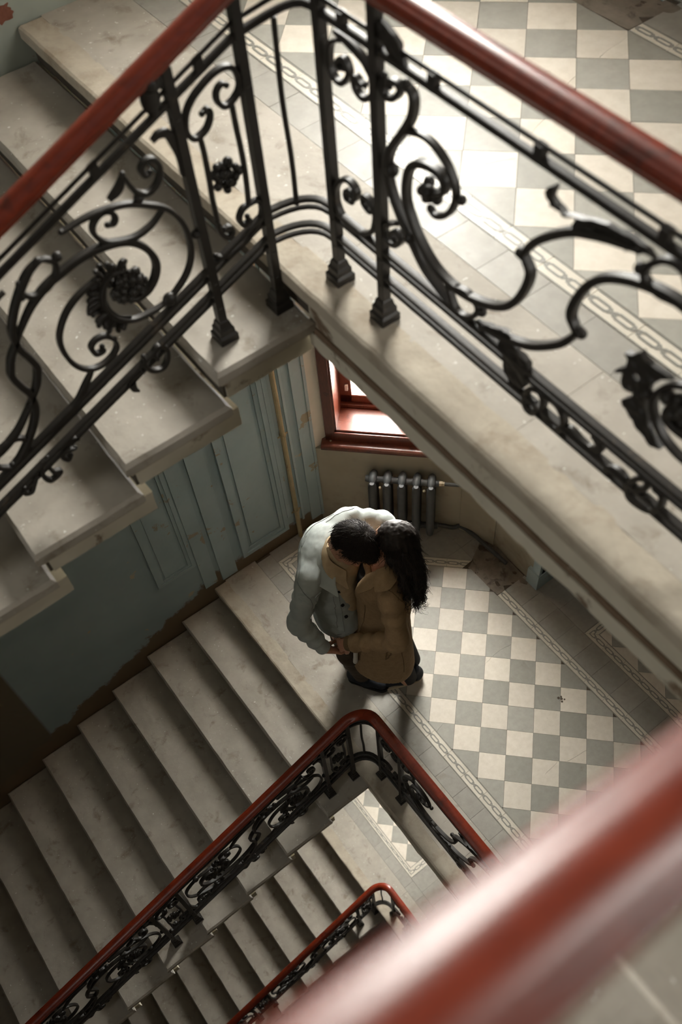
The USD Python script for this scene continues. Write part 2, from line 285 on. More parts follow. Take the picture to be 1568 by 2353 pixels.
SOUTH = -2.62
def landing(name, z, seam, bl, br, org, parity, top=(.708, .635), diag=(.095, .0), field_y=SOUTH, gap=(-.10, -.37), second=True, cracks=(), corner=None, edge_y=.81):
    """seam: where the stone edging ends; bl, br: outer and inner x of the left border, inner and outer x of the right one; org, parity: the chequer's lattice."""
    fl = thing(name, kind='structure', label='grey and cream chequered landing floor with chain-patterned border' if False else None)
    outline = sg.Polygon([(-1.19, .80), (-.36, .80), (-.31, .76), (.33, .10), (.36, -.04), (.36, -.47), (2.4, -.47), (2.4, -3.8), (-1.19, -3.8)])
    base = prism(outline, z - .10, z - .0035); obj('screed', base, 'grout', fl, smooth=False); obj('slab', prism(outline.intersection(sg.box(-.99, -4.2, 2.4, .8)), z - .225, z - .10), 'ceiling_plaster', fl, smooth=False)
    inlay = []
    # stone edging along the well, four slabs
    ys = [edge_y, -.755, -1.45, -2.3, -4.2]
    for b, a in zip(ys[:-1], ys[1:]):
        p = sg.box(-1.16, a, seam, b); piece(p, z, 'stone', fl, 'stone_slab', cracks, jz=.0002)
    # chequer field
    fx0, fx1 = bl[1], br[0]
    field = sg.box(fx0, field_y if corner is None else corner[1], fx1, top[1])
    if diag: field = field.intersection(sg.Polygon([(-6, 6 + diag[1]), (-6, -6), (6, -6), (6 + diag[1], -6 + 0)]).union(sg.Polygon([(-6, -6), (-6, 6 + diag[1]), (6 + diag[1], -6)])))
    for i in range(-22, 30):
        for j in range(-22, 30):
            c = [rot_tile(org, i, j), rot_tile(org, i + 1, j), rot_tile(org, i + 1, j + 1), rot_tile(org, i, j + 1)]
            if max(q[0] for q in c) < fx0 or min(q[0] for q in c) > 2.2 or max(q[1] for q in c) < field_y or min(q[1] for q in c) > top[1]: continue
            t = sg.Polygon(c); p = t.intersection(field)
            m_ = 'tile_cream' if (i + j) % 2 == parity else 'tile_grey'
            if not p.is_empty and p.geom_type == 'Polygon' and p.area > 4e-4: piece(p, z, m_, fl, 'tile', cracks)
            if second:
                p = t.intersection(sg.box(.355 + .068 + br[1] - .19, field_y, 1.30, -.891 - .068))
                if not p.is_empty and p.area > 1e-3: piece(p, z, m_, fl, 'tile', cracks)
    # borders
    y_low = field_y if corner is None else corner[0]
    xd = lambda x: diag[0] - x
    lim = sg.Polygon([(-6, 6 + diag[0]), (-6, -6), (6, -6), (6 + diag[0], -6)]) if diag else None
    border(fl, z, (bl[0], y_low), (bl[0], top[0]), bl[1] - bl[0], -1, inlay, sg.Polygon([(bl[0], y_low if corner is None else corner[0]), (bl[1], y_low if corner is None else corner[1]), (bl[1], top[1]), (bl[0], top[0])]), cracks)
    xe = diag[0] - top[0] if diag else fx1
    border(fl, z, (bl[0], top[0]), (xe, top[0]), top[0] - top[1], -1, inlay, sg.Polygon([(bl[0], top[0]), (xe, top[0]), (diag[1] - top[1], top[1]), (bl[1], top[1])]), cracks)
    e = np.array([Q, -Q]); a0 = np.array([xe, top[0]]); L = (.171 - xe) / Q; wd = (diag[0] - diag[1]) * Q
    border(fl, z, a0, a0 + e * L, wd, -1, inlay, sg.Polygon([tuple(a0), tuple(a0 + e * L), tuple(a0 + e * (L - .06) - np.array([Q, Q]) * wd), (diag[1] - top[1], top[1])]), cracks)
    border(fl, z, (br[0], y_low), (br[0], gap[1]), br[1] - br[0], -1, inlay, None, cracks)
    if corner is not None: border(fl, z, (bl[0], corner[0]), (fx1, corner[0]), corner[1] - corner[0], 1, inlay, sg.Polygon([(bl[0], corner[0]), (fx1, corner[0]), (fx1, corner[1]), (bl[1], corner[1])]), cracks)
    # plain tiles: beside the edging, along the walls, right of the field
    n = 20
    plain(fl, z, outline, seam, bl[0], -.717 - TS * 13, .783, 9, TS, cracks)
    wallside = outline.intersection(sg.Polygon([(bl[0], top[0]), (xe, top[0]), (.171, diag[0] - .171), (.40, .05), (.40, .81), (bl[0], .81)]))
    plain(fl, z, wallside, bl[0], .38, -.15, .80, .19, .19, cracks)
    rx1 = .355 + br[1] - .19
    plain(fl, z, outline, br[1], rx1, gap[1] - 15 * TS, gap[1], 9, TS, cracks)
    plain(fl, z, outline, rx1, 1.9, -.891, -.47, TS * 1.4, .21, cracks)
    if second:
        border(fl, z, (rx1, field_y), (rx1, -.891), .068, -1, inlay, sg.Polygon([(rx1, field_y), (rx1 + .068, field_y), (rx1 + .068, -.959), (rx1, -.891)]), cracks)
        border(fl, z, (rx1, -.891), (1.5, -.891), .068, -1, inlay, sg.Polygon([(rx1, -.891), (1.5, -.891), (1.5, -.959), (rx1 + .068, -.959)]), cracks)
    if corner is not None: plain(fl, z, outline, bl[0], br[1], corner[0] - TS * 10, corner[0], TS * 2, TS, cracks)
    # the broken corner, filled with concrete
    P = [(.176, -.080), (.116, -.102), (fx1 - .004, diag[1] - fx1 - .012), (fx1 - .004, gap[0] - .17), (fx1 + .006, gap[1] + .005), (br[1] - .004, gap[1]), (br[1] + .012, gap[1] + .03), (.30, gap[1] - .03), (.345, gap[1] - .10), (.355, -.22), (.37, -.05), (.34, .10), (.24, -.01)]
    poly = sg.Polygon(P).buffer(0)
    m = prism(poly, z - .03, z - .001); m = m.subdivide_to_size(.03); v = np.array(m.vertices); up = v[:, 2] > z - .01; v[up, 2] += (fbm(v[up] * 22) - .5) * .012; m.vertices = v
    obj('concrete_patch', m, 'concrete', fl, smooth=40)
    if inlay: obj('chain_pattern', cat(inlay), 'border_grey', fl, smooth=False, kind='stuff')
    # floor beyond the view
    obj('far_floor', prism(sg.box(-1.16, -3.8, 1.9, field_y), z - .05, z), 'tile_plain', fl, smooth=False)
    return fl
C1 = [crack(c) for c in ([[-.023, -.58], [.008, -.572], [.119, -.557]], [[-.201, -.619], [-.133, -.598]], [[-.455, -.723], [-.339, -.685]], [[-.649, -.70], [-.60, -.722], [-.517, -.761]], [[-.62, -.716], [-.601, -.704], [-.561, -.681]], [[-1.24, -.755], [-1.214, -.745], [-1.147, -.744]])]
C0 = [crack(c) for c in ([[-.254, -.675], [-.187, -.663], [-.121, -.66], [-.041, -.672]], [[-.432, -1.385], [-.332, -1.375]], [[-.29, -1.408], [-.223, -1.416], [-.154, -1.428]], [[-.751, -.818], [-.687, -.805]])]
floor1 = landing('floor', H, -.885, (-.775, -.706), (.142, .206), (-.07, -.323), 1, gap=(-.10, -.537), cracks=C1)
floor0 = landing('floor', 0.0, -.928, (-.82, -.748), (.123, .19), (0.0, 0.0), 0, cracks=C0)
floor2 = landing('floor', -H, -.945, (-.846, -.79), (.16, .22), (-.786, .097), 0, corner=(-.69, -.612), second=False)
for q in ((-.057, -1.101), (-.040, -1.105), (-.036, -1.129), (-.057, -1.13), (-.047, -1.116)):      # dark drops on the lower landing
    obj('paint_spot', prism(sg.Point(q).buffer(RNG.uniform(.005, .009), 3), .0004, .0016), 'grout', floor0, smooth=False)

# the edge of each landing: a stone nosing over a plastered fascia with a brown moulding, chipped along its lower edge
def rough(m, size, amp, freq, seed, sel=None):
    m = m.subdivide_to_size(size, max_iter=20); v = np.array(m.vertices)
    d = np.stack([fbm(v * freq, 3, seed + k) - .5 for k in range(3)], 1) * amp * 2
    if sel is not None: d *= sel(v)[:, None]
    m.vertices = v + d; return m
def nosing_profile(depth, t=.046, over=.030):
    """Cross-section (out, z) of a tread edge: rounded nose with a small fillet under it."""
    return [(-depth, 0), (over - .010, 0), (over - .003, -.003), (over, -.011), (over, -t + .012), (over - .006, -t + .003), (over - .012, -t), (over - .016, -t - .008), (0, -t - .012), (-depth, -t - .012)]
def landing_edge(z, lab):
    t = thing('landing_edge', lab, 'landing edge')
    y0, y1 = .80, -3.79
    p = sg.Polygon([(-1.15, z), (-1.238, z), (-1.247, z - .004), (-1.25, z - .012), (-1.25, z - .038), (-1.243, z - .047), (-1.236, z - .050), (-1.232, z - .058), (-1.15, z - .058)])
    m = prism(p, 0, y0 - y1); m.apply_transform(np.array([[1, 0, 0, 0], [0, 0, 1, y1], [0, 1, 0, 0], [0, 0, 0, 1.0]])); m.fix_normals()
    obj('stone_nosing', rough(m, .05, .0035, 14, 3), 'stone_edge', t, smooth=35)
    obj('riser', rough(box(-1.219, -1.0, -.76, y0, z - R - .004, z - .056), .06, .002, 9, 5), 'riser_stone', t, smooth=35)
    y0 = -.765
    f = box(-1.221, -1.0, y1, y0, z - .150, z - .056); obj('fascia', rough(f, .06, .002, 9, 5), 'fascia', t, smooth=35)
    g = box(-1.226, -1.0, y1, y0, z - .172, z - .150); obj('moulding', rough(g, .05, .004, 18, 8), 'groove_brown', t, smooth=35)
    c = box(-1.230, -1.0, y1, y0, z - .225, z - .172)
    obj('lower_band', rough(c, .03, .009, 11, 11, lambda v: np.clip((z - .185 - v[:, 2]) / .03, 0, 1)), 'fascia', t, smooth=35)
    return t
landing_edge(H, 'plastered edge of the upper landing with stone nosing and brown moulding')
landing_edge(0.0, 'dark plastered edge of the lower landing under its iron railing')
landing_edge(-H, 'edge of the lowest landing seen down the well')

# ------------------------------------------------------------------ the flights
YW, YE = .805, -.76
def step_mesh(z, xn, seed, ya=YW, yb=YE, lim=9.0):
    """One stone step: tread slab with a nosing along its front and its open end, on a riser block set back. xn: nosing, z: tread top."""
    xb = min(xn + G + .02, lim)
    sgn = -1 if yb < ya else 1
    t = box(xn, xb, ya, yb + sgn * .030, z - .046, z)
    # round the nose: bevel by hull of a slightly smaller plan with a full-height core
    pl = sg.box(min(xn, xb), min(ya, yb + sgn * .03), max(xn, xb), max(ya, yb + sgn * .03))
    a = prism(pl.buffer(-.010, join_style=2), z - .046, z); b = prism(pl, z - .036, z - .010)
    tread = trimesh.convex.convex_hull(np.vstack([a.vertices, b.vertices]))
    fil = box(xn + .014, xb, ya, yb + sgn * .016, z - .058, z - .044)
    body = box(xn + .030, min(xb + .03, lim), ya, yb, z - R - .004, z - .056)
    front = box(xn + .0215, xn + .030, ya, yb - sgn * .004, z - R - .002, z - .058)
    return rough(tread, .06, .0030, 15, seed), fil, rough(body, .05, .0045, 13, seed + 50), front
def make_flight(name, n, label, z0, loc=None):
    t = thing(name, label, 'staircase')
    for k in range(1, n + 1):
        z, xn = z0 - R * k, X0 - G * k
        a, f, b, fr = step_mesh(z, xn, k * 7, lim=X0 + .002)
        s = obj('tread', a, 'stone', t, smooth=35)
        obj('fillet', f, 'stone_edge', s, smooth=False)
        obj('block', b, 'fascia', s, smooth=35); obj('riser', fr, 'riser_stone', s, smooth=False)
    return t
NS = 14
flight1 = make_flight('stair_flight', NS, 'upper stone flight going down left from the upper landing, pale steps', H)
dup(flight1, 'stair_flight', (0, 0, -H), 'dark stone flight of the lower landing, along the blue wall below the couple', 'staircase')
dup(flight1, 'stair_flight', (0, 0, -2 * H), 'lowest stone flight, seen through the well under the lower railing', 'staircase')
# the flights that rise on the other side of the well
YE2, YW2 = -2.22, -3.78
def make_rise(z0, label):
    t = thing('stair_flight', label, 'staircase')
    for k in range(1, NS + 1):
        z, xn = z0 + R * k, X0 - G * k
        # rising towards -x: the nosing faces +x
        xf = X0 - G * (k - 1)
        a, f, b, fr = step_mesh(z, 0, k * 5 + 900, YW2, YE2)
        ms = []
        for m in (a, f, b, fr):
            m.apply_transform(np.diag([-1.0, 1, 1, 1])); m.invert(); m.apply_translation([xf, 0, 0]); ms.append(m)
        s = obj('tread', ms[0], 'stone', t, smooth=35); obj('fillet', ms[1], 'stone_edge', s, smooth=False); obj('block', ms[2], 'fascia', s, smooth=35); obj('riser', ms[3], 'riser_stone', s, smooth=False)
    return t
rise = make_rise(H, 'stone flight rising beside the blurred handrail nearest the viewer')
dup(rise, 'stair_flight', (0, 0, -H), 'stone flight rising from the lower landing on the near side of the well', 'staircase')
dup(rise, 'stair_flight', (0, 0, -2 * H), 'stone flight rising from the lowest landing on the near side of the well', 'staircase')
for k, lv in enumerate((1, 0, -1)):    # half-landings at the far end of the flights, out of the frame
    obj('floor_half', box(-7.2, X0 - G * 15 + .03, -3.78, .80, lv * H - R * 15 - .2, lv * H - R * 15), 'stone', smooth=False, kind='structure')

# ------------------------------------------------------------------ the shell
WT = 8.6; WBOT = -6.2
def wall(name, m, mat_, **k): return obj(name, m, mat_, smooth=False, kind='structure', **k)
wl = thing('wall_left', kind='structure')
obj('lower_wall', box(-7.2, -.365, .81, 1.15, -1.9, 3.35), 'wall_blue', wl, smooth=False)
wlu = thing('wall_left_upper', kind='structure')
obj('upper_wall', box(-7.2, -.365, .81, 1.15, 3.35, WT), 'wall_mint', wlu, smooth=False)
rb = random.Random(4)
for cx, cz, rx, rz in ((-1.285, 3.775, .045, .028), (-1.20, 3.86, .05, .03), (-1.36, 3.71, .03, .02), (-1.40, 3.83, .06, .04)):      # plaster fallen off the brick
    an = np.linspace(0, 2 * math.pi, 22, endpoint=False); po = sg.Polygon([(cx + rx * math.cos(a) * rb.uniform(.65, 1.2), cz + rz * math.sin(a) * rb.uniform(.65, 1.2)) for a in an]).buffer(.002)
    obj('bare_brick_patch', extr(po, (0, .81, 0), (1, 0, 0), (0, 0, 1), (0, -1, 0), -.002, .0012), 'brick_red', wlu, smooth=False)
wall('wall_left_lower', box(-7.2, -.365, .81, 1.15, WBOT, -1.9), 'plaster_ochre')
obj('floor_lowest', box(-7.2, 2.4, -3.8, 1.1, WBOT - .2, WBOT), 'stone', smooth=False, kind='structure')
EW = ((6.25, 8.05), (2.65, 4.45))
wall('wall_end', cat([box(-7.5, -7.2, -4.1, -2.25, WBOT, WT), box(-7.5, -7.2, -.75, 1.15, WBOT, WT), box(-7.5, -7.2, -2.25, -.75, WBOT, EW[1][0]), box(-7.5, -7.2, -2.25, -.75, EW[1][1], EW[0][0]), box(-7.5, -7.2, -2.25, -.75, EW[0][1], WT)]), 'plaster_ochre')
for n_, (b0, b1) in enumerate(EW):
    w5 = thing('window_%d' % (5 + n_), kind='structure')  # half-landing windows out of view, placed to light landing edges and couple
    for y0, y1, z0, z1 in ((-2.25, -2.17, b0, b1), (-.83, -.75, b0, b1), (-1.55, -1.45, b0, b1), (-2.25, -.75, b0, b0 + .09), (-2.25, -.75, b1 - .09, b1), (-2.25, -.75, b0 + 1.25, b0 + 1.31)): obj('frame', box(-7.40, -7.32, y0, y1, z0, z1), 'window_wood', w5, smooth=False)
    obj('glass_pane', box(-7.365, -7.360, -2.25, -.75, b0, b1), 'pane', w5, smooth=False)
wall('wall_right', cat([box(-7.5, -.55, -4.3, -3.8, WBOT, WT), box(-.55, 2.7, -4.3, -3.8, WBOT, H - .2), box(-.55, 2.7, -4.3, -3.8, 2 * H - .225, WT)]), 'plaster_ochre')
wall('wall_far', box(2.4, 2.7, -3.8, -.40, WBOT, WT), 'plaster_cream')
obj('ceiling', cat([box(-7.5, -3.75, -4.3, 1.15, WT, WT + .2), box(-.9, 2.7, -4.3, 1.15, WT, WT + .2), box(-3.75, -.9, -.6, 1.15, WT, WT + .2), box(-3.75, -.9, -4.3, -2.35, WT, WT + .2)]), 'ceiling_plaster', smooth=False, kind='structure')
# alcove return wall: the blue painted casing ends the pier beside the opening
SB = .44                            # niche back plane x + y
def chamfer_wall(z0, z1, name, wz0, wz1):
    """The chamfer wall with its window opening: pieces left, right, below and above the opening."""
    P = lambda a, s: along(a, s)[:2]
    A0, A1 = -1.30, .62
    parts = []
    for a0, a1, s0, b0, b1 in ((A0, WA, .57, wz0, z1), (WB, A1, SB, wz0, z1), (-.835, A1, SB, z0, wz0), (A0, -.835, .62, z0, wz0), (WA, WB, SB, wz1, z1)):
        parts.append(prism(sg.Polygon([P(a0, s0), P(a1, s0), P(a1, WS + .74), P(a0, WS + .74)]), b0, b1))
    return cat(parts)
for lv, mat_ in ((1, 'plaster_cream'), (0, 'plaster_cream'), (-1, 'plaster_cream')):
    z = lv * H
    wall('wall_window', chamfer_wall(z - .225, z + H - .225, 'w', z + .745, z + 2.66), mat_)
    if lv == 1:
        m = chamfer_wall(z - .1, z + H - .225, 'w', z + .745, z + 2.66); v = np.array(m.vertices); v[:, 1] = MY - v[:, 1]; m.vertices = v; m.invert(); wall('wall_window_right', m, mat_)  # unseen wall that holds the mirrored window
    pier = thing('wall_pier', kind='structure')
    obj('pier', prism(sg.Polygon([(.345, .11), (.39, -.03), (.36, -.05), (.36, -.46), (.90, -.46), (.90, .60), (.80, .60)]), z - .2, z + H - .225), 'plaster_cream', pier, smooth=False)
    obj('pilaster', prism(sg.Polygon([(.262, .155), (.300, .20), (.42, .06), (.42, -.075), (.352, -.075), (.318, .03)]), z, z + H - .225), 'plaster_cream', pier, smooth=False)
    obj('plinth', prism(sg.Polygon([(.335, -.40), (.335, -.495), (.56, -.495), (.56, -.40)]), z, z + .16), 'panel_blue_light', pier, smooth=False)
    for k in range(3): obj('casing', prism(sg.box(.345 + .012 * k, -.488 + .004 * (k % 2), .40 + .05 * k, -.43), z + .16, z + H - .225), 'panel_blue_light', pier, smooth=False)
    # cross wall behind the pier, the far side of the alcove
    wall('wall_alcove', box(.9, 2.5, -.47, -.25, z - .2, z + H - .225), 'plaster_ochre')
for lv in (2,): wall('ceiling_landing', box(-1.0, 2.4, -4.2, .80, lv * H - .225, lv * H), 'ceiling_plaster')

# raised panelling of the blue wall at the lower landing: (x0, x1, z0) frames of two mouldings, flat strips, grooves
def frame_panel(x0, x1, z0, z1, w, d, mat_, name):
    y = .81
    def rail(r, dep): 
        o = sg.box(x0 + r, z0 + r, x1 - r, z1).difference(sg.box(x0 + r + w, z0 + r + w, x1 - r - w, z1 + 1))
        return extr(o, (0, y, 0), (1, 0, 0), (0, 0, 1), (0, -1, 0), -.004, dep)
    p = obj(name, cat([rail(0, d), rail(w * .9, d * .55)]), mat_, wl, smooth=False)
    obj('panel_field', extr(sg.box(x0 + w * 2.6, z0 + w * 2.6, x1 - w * 2.6, z1), (0, y, 0), (1, 0, 0), (0, 0, 1), (0, -1, 0), -.004, d * .35), mat_, p, smooth=False)
frame_panel(-1.000, -.645, .135, 3.2, .030, .022, 'panel_blue', 'wall_panel')
frame_panel(-1.575, -1.310, .36, 3.2, .024, .012, 'panel_blue', 'wall_panel')
for x0, x1, z0, d, m_ in ((-1.175, -1.062, .03, .010, 'panel_blue'), (-.640, -.612, .25, .016, 'panel_blue_light'), (-1.30, -1.208, .05, .006, 'panel_blue'), (-.53, -.515, .12, .010, 'panel_blue_light'), (-.460, -.366, .05, .010, 'panel_blue_light'), (-.385, -.366, .05, .016, 'panel_blue_light')):
    obj('wall_strip', box(x0, x1, .81 - d, .815, z0, 3.2), m_, wl, smooth=False)
# window niche reveal; on the lower landing window light is put into its colour
for lv in (1, 0, -1):
    z = lv * H
    rv = prism(sg.Polygon([(-.366, .806), along(WA - .002, WS - .005)[:2], along(WA - .002, .62)[:2], (-.366, .95)]), z, z + H - .225)
    wall('wall_reveal', rv, 'plaster_lit' if lv == 0 else 'plaster_cream')

# ------------------------------------------------------------------ windows
def window(lv, my=None):
    z = lv * H - .09
    w = thing('window_%d' % (4 if my else 2 - lv), kind='structure'); fy = -1 if my else 1
    P = lambda a, s: np.array([along(a, s)[0], along(a, s)[1] if my is None else my - along(a, s)[1]])
    def bar(a0, a1, s0, s1, z0, z1, mat_='window_wood', name='frame', par=w):
        p = sg.Polygon([P(a0, s0), P(a1, s0), P(a1, s1), P(a0, s1)])
        c = min(.004, abs(s1 - s0) * .15, abs(a1 - a0) * .2)
        a = prism(p.buffer(-c, join_style=2), z + z0, z + z1); b = prism(p, z + z0 + c, z + z1 - c)
        return obj(name, trimesh.convex.convex_hull(np.vstack([a.vertices, b.vertices])), mat_, par, smooth=False)
    k = math.sqrt(2)                # s runs k times the distance along the wall's normal
    # sill board with a rounded front
    prof = [(0, .886), (.060, .882)] + [(.066 + .016 * math.sin(t), .858 + .024 * math.cos(t)) for t in np.linspace(0.2, math.pi - .2, 7)] + [(.060, .834), (0, .836)]
    sp = sg.Polygon(prof)
    o = np.array([*P(WA - .02, WS), z]); e = np.array([Q, -Q * fy, 0]); nin = np.array([-Q, -Q * fy, 0])
    obj('sill', extr(sp, o, nin, np.array([0, 0, 1.0]), e, -.005, WB - WA + .03), 'window_wood', w, smooth=35)
    f0, f1 = WS - .045, WS + .075
    bar(WA, WA + .056, f0, f1, .875, 2.74); bar(WB - .056, WB, f0, f1, .875, 2.74); bar(WA, WB, f0, f1, .875, .955); bar(WA, WB, f0, f1, 2.68, 2.75)
    bar(WA + .056, WB - .056, f0 + .02, f1, .955, .968, name='bead'); bar(WA + .056, WA + .068, f0 + .02, f1, .968, 2.68, name='bead')
    # box between the casements: bottom board, side boards
    b1 = WS + .34
    bar(WA + .04, WB - .04, f1, b1, .93, .955, name='box_board'); bar(WA + .04, WA + .066, f1, b1, .95, 2.7, name='box_board'); bar(WB - .066, WB - .04, f1, b1, .95, 2.7, name='box_board')
    # outer casement
    c0, c1 = b1 - .07, b1
    bar(WA + .06, WB - .06, c0 - .03, c1, .955, .985, name='casement_rail'); bar(WA + .06, WB - .06, c0, c1, .985, 1.05, name='casement_rail'); bar(WA + .06, WB - .06, c0, c1, 2.60, 2.68, name='casement_rail')
    mid = (WA + WB) / 2
    for a0, a1 in ((WA + .06, WA + .135), (mid - .045, mid + .045), (WB - .135, WB - .06)): bar(a0, a1, c0, c1, .985, 2.68, name='casement_stile')
    bar(WA + .10, WB - .10, c0 + .01, c1 - .01, 1.95, 2.0, name='glazing_bar')
    for a0, a1 in ((WA + .135, mid - .045), (mid + .045, WB - .135)): bar(a0, a1, c0 + .03, c0 + .036, 1.05, 2.6, 'pane', 'glass_pane')
    bar(WA + .10, WA + .118, c0 - .02, c0, 1.10, 1.15, 'white_plastic', 'window_catch')
    return w
for lv in (1, 0, -1): window(lv)
window(1, MY)  # unseen second window, placed to light the upper step ends
c = np.array([*along(WA + .03, WS - .05)[:2], .794]); obj('screw', ball(c, [.007, .007, .004]), 'brass', '/World/window_2')

# ------------------------------------------------------------------ radiator under the window, pipes
t = thing('radiator', 'dark cast-iron column radiator under the red window sill', 'radiator')
RS = .315
for k in range(5):
    a = -.465 + .0893 * k
    ms = []
    for ds, rr in ((-.075, .027), (.060, .026)):
        p = np.array(along(a, RS + ds * 1.0)); pts = [p + [0, 0, zz] for zz in (.10, .12, .16, .56, .60, .622)]
        ms.append(tube(pts, [.012, .022, rr, rr, .025, .014], 12))
    for zz in (.60, .13): ms.append(tube([np.array(along(a, RS - .075, zz)), np.array(along(a, RS - .03, zz + .018)), np.array(along(a, RS + .03, zz + .018)), np.array(along(a, RS + .075, zz))], [.012, .026, .026, .012], 10))
    s = obj('section', cat(ms), 'radiator_paint', t, smooth=50)
    rid = extr(sg.Polygon([(-.05, 0), (-.03, .030), (0, .042), (.03, .030), (.05, 0)]), along(a, RS, .60), (Q, Q, 0), (0, 0, 1), (Q, -Q, 0), -.0035, .0035)
    obj('ridge', rid, 'radiator_paint', s, smooth=False)
for zz in (.598, .13):
    pts = [np.array(along(a, RS, zz)) for a in np.linspace(-.512, -.062, 40)]
    rr = [.019 + .007 * abs(math.cos(math.pi * (a + .465) / .0893)) for a in np.linspace(-.512, -.062, 40)]
    obj('hub', tube(pts, rr, 12), 'radiator_paint', t, smooth=50)
for a in (-.42, -.15): obj('bracket', cat([box(-.006, .006, -.02, .03, -.006, .006).apply_translation(along(a, RS + .03, .545)), ball(along(a, RS - .05, .56), .009)]), 'brass', t)
t = thing('radiator_pipe', 'grey pipe from the radiator along the wall to the right', 'pipe')
obj('pipe', tube([np.array(along(a, RS, .60)) for a in (-.03, .05, .14, .20)], .0115, 10), 'pipe_dark', t)
obj('union_nut', tube([np.array(along(a, RS, .60)) for a in (-.066, -.062, -.045, -.040, -.03)], [.012, .018, .018, .015, .015], 6), 'brass', t, smooth=False)
t = thing('floor_pipe', 'dark pipe running low along the pier on the lower landing', 'pipe')
obj('pipe', tube(catmull([(.0, .38, .05), (.12, .285, .05), (.219, .178, .04), (.268, .150, .035), (.290, .053, .035), (.300, -.092, .035), (.312, -.244, .03)], 6), .014, 10), 'pipe_dark', t)
t = thing('wall_pipe', 'thin yellow heating pipe standing against the blue wall', 'pipe')
obj('pipe', tube([np.array([-.578, .779, zz]) for zz in (.0, .4, 1.2, 3.3)], .0155, 10), 'pipe_yellow', t)
for zz in (.30, 1.07): obj('clamp', cat([tube([np.array([-.578, .779, zz - .008]), np.array([-.578, .779, zz + .008])], .021, 10), box(-.612, -.545, .776, .782, zz - .005, zz + .005), box(-.581, -.575, .78, .812, zz - .004, zz + .004)]), 'pipe_yellow', t)

# ------------------------------------------------------------------ the wrought-iron railing, one per storey: down flight, landing, rising flight
# scroll centre lines in mm, measured on the railing planes: flight (x, height), landing (y, height), heights from the landing floor
FLT = {"panel":[["r",[[-1736,381],[-1683,386],[-1635,383],[-1588,372],[-1544,348],[-1501,315],[-1474,264],[-1466,205],[-1474,160],[-1496,123],[-1532,94],[-1553,85]]],["r",[[-1554,79],[-1599,74],[-1650,80],[-1686,108],[-1702,145],[-1703,179],[-1690,208],[-1666,225],[-1638,223]]],["R",[[-1902,199],[-1854,249],[-1807,279],[-1763,293],[-1723,302],[-1676,304],[-1628,294],[-1595,276],[-1569,242],[-1558,202],[-1568,166],[-1593,140],[-1625,132],[-1647,144]]],["r",[[-1857,316],[-1859,306],[-1858,289],[-1841,272],[-1814,271],[-1789,284],[-1774,303],[-1772,325],[-1785,339],[-1800,346]]],["r",[[-1638,346],[-1625,343],[-1617,355],[-1622,371],[-1637,380],[-1657,374],[-1671,357],[-1670,335],[-1654,311],[-1624,296],[-1585,287],[-1545,295],[-1513,315]]],["r",[[-1701,234],[-1751,217],[-1791,189],[-1821,145],[-1828,101],[-1818,48],[-1793,13],[-1759,2],[-1726,12],[-1708,32],[-1708,55]]],["r",[[-1708,55],[-1725,77],[-1749,81],[-1766,68],[-1761,43],[-1743,41],[-1741,53]]],["R",[[-1902,199],[-1934,157],[-1948,127],[-1954,104],[-1947,70],[-1936,32],[-1938,-10],[-1956,-51],[-1985,-93],[-2019,-129],[-2047,-144]]],["t",[[-1784,3],[-1808,-24],[-1836,-57],[-1871,-81],[-1918,-100],[-1960,-114]]],["r",[[-1575,440],[-1567,410],[-1556,387],[-1537,373],[-1516,377],[-1499,394],[-1493,418],[-1502,440],[-1521,444],[-1534,431],[-1529,414],[-1516,415]]],["t",[[-1495,478],[-1478,486],[-1458,479],[-1448,448],[-1443,416],[-1446,372]]],["t",[[-1619,399],[-1593,413],[-1576,437]]]],"pair":[["r",[[-1373,485],[-1358,491],[-1354,476],[-1366,453],[-1384,442],[-1400,440],[-1412,451],[-1416,472],[-1408,501],[-1391,523],[-1365,541],[-1335,555],[-1309,559],[-1289,552],[-1277,530],[-1277,505],[-1290,488],[-1310,478],[-1325,482],[-1334,500],[-1330,519],[-1315,528],[-1306,520]]],["s",[[-1301,474],[-1300,422],[-1297,350],[-1298,284],[-1302,221]]],["s",[[-1388,437],[-1386,398],[-1387,329],[-1389,281],[-1388,221]]],["r",[[-1302,221],[-1321,217],[-1333,197],[-1325,175],[-1308,177],[-1311,192]]],["r",[[-1302,221],[-1280,221],[-1269,201],[-1276,172],[-1298,148],[-1331,127],[-1368,117],[-1396,121],[-1411,132]]],["r",[[-1388,221],[-1388,192],[-1373,166],[-1358,169],[-1360,188],[-1377,192]]]],"band":[["r",[[-1655,-41],[-1659,-69],[-1645,-97],[-1618,-107],[-1599,-88],[-1594,-52],[-1614,-34],[-1629,-50],[-1624,-71]]],["t",[[-1672,-78],[-1701,-93],[-1705,-118],[-1695,-135]]],["r",[[-1897,-200],[-1923,-194],[-1934,-205],[-1925,-223],[-1914,-216]]],["t",[[-1878,-176],[-1907,-167],[-1934,-175]]],["r",[[-1967,-182],[-1989,-194],[-1997,-228],[-1987,-258],[-1965,-256],[-1954,-245],[-1969,-237],[-1976,-216]]],["r",[[-2009,-213],[-2026,-240],[-2040,-259],[-2055,-252],[-2051,-238]]]],"pts":{"rosette":[[-1635,174]],"leafC":[[-1715,243],[-1751,217],[-1756,162],[-1755,119],[-1738,107],[-1707,113]],"grape":[[-1345,324]],"knob":[[-1447,216],[-1555,371]],"ball":[[-1864,285],[-1762,333],[-1978,62]],"collar":[[-1550,81]],"orn":[[-1476,565],[-1454,595]],"leafring":[[-1694,246],[-1735,235],[-1760,190],[-1760,148],[-1760,104],[-1726,99],[-1693,73],[-1675,70]]}}
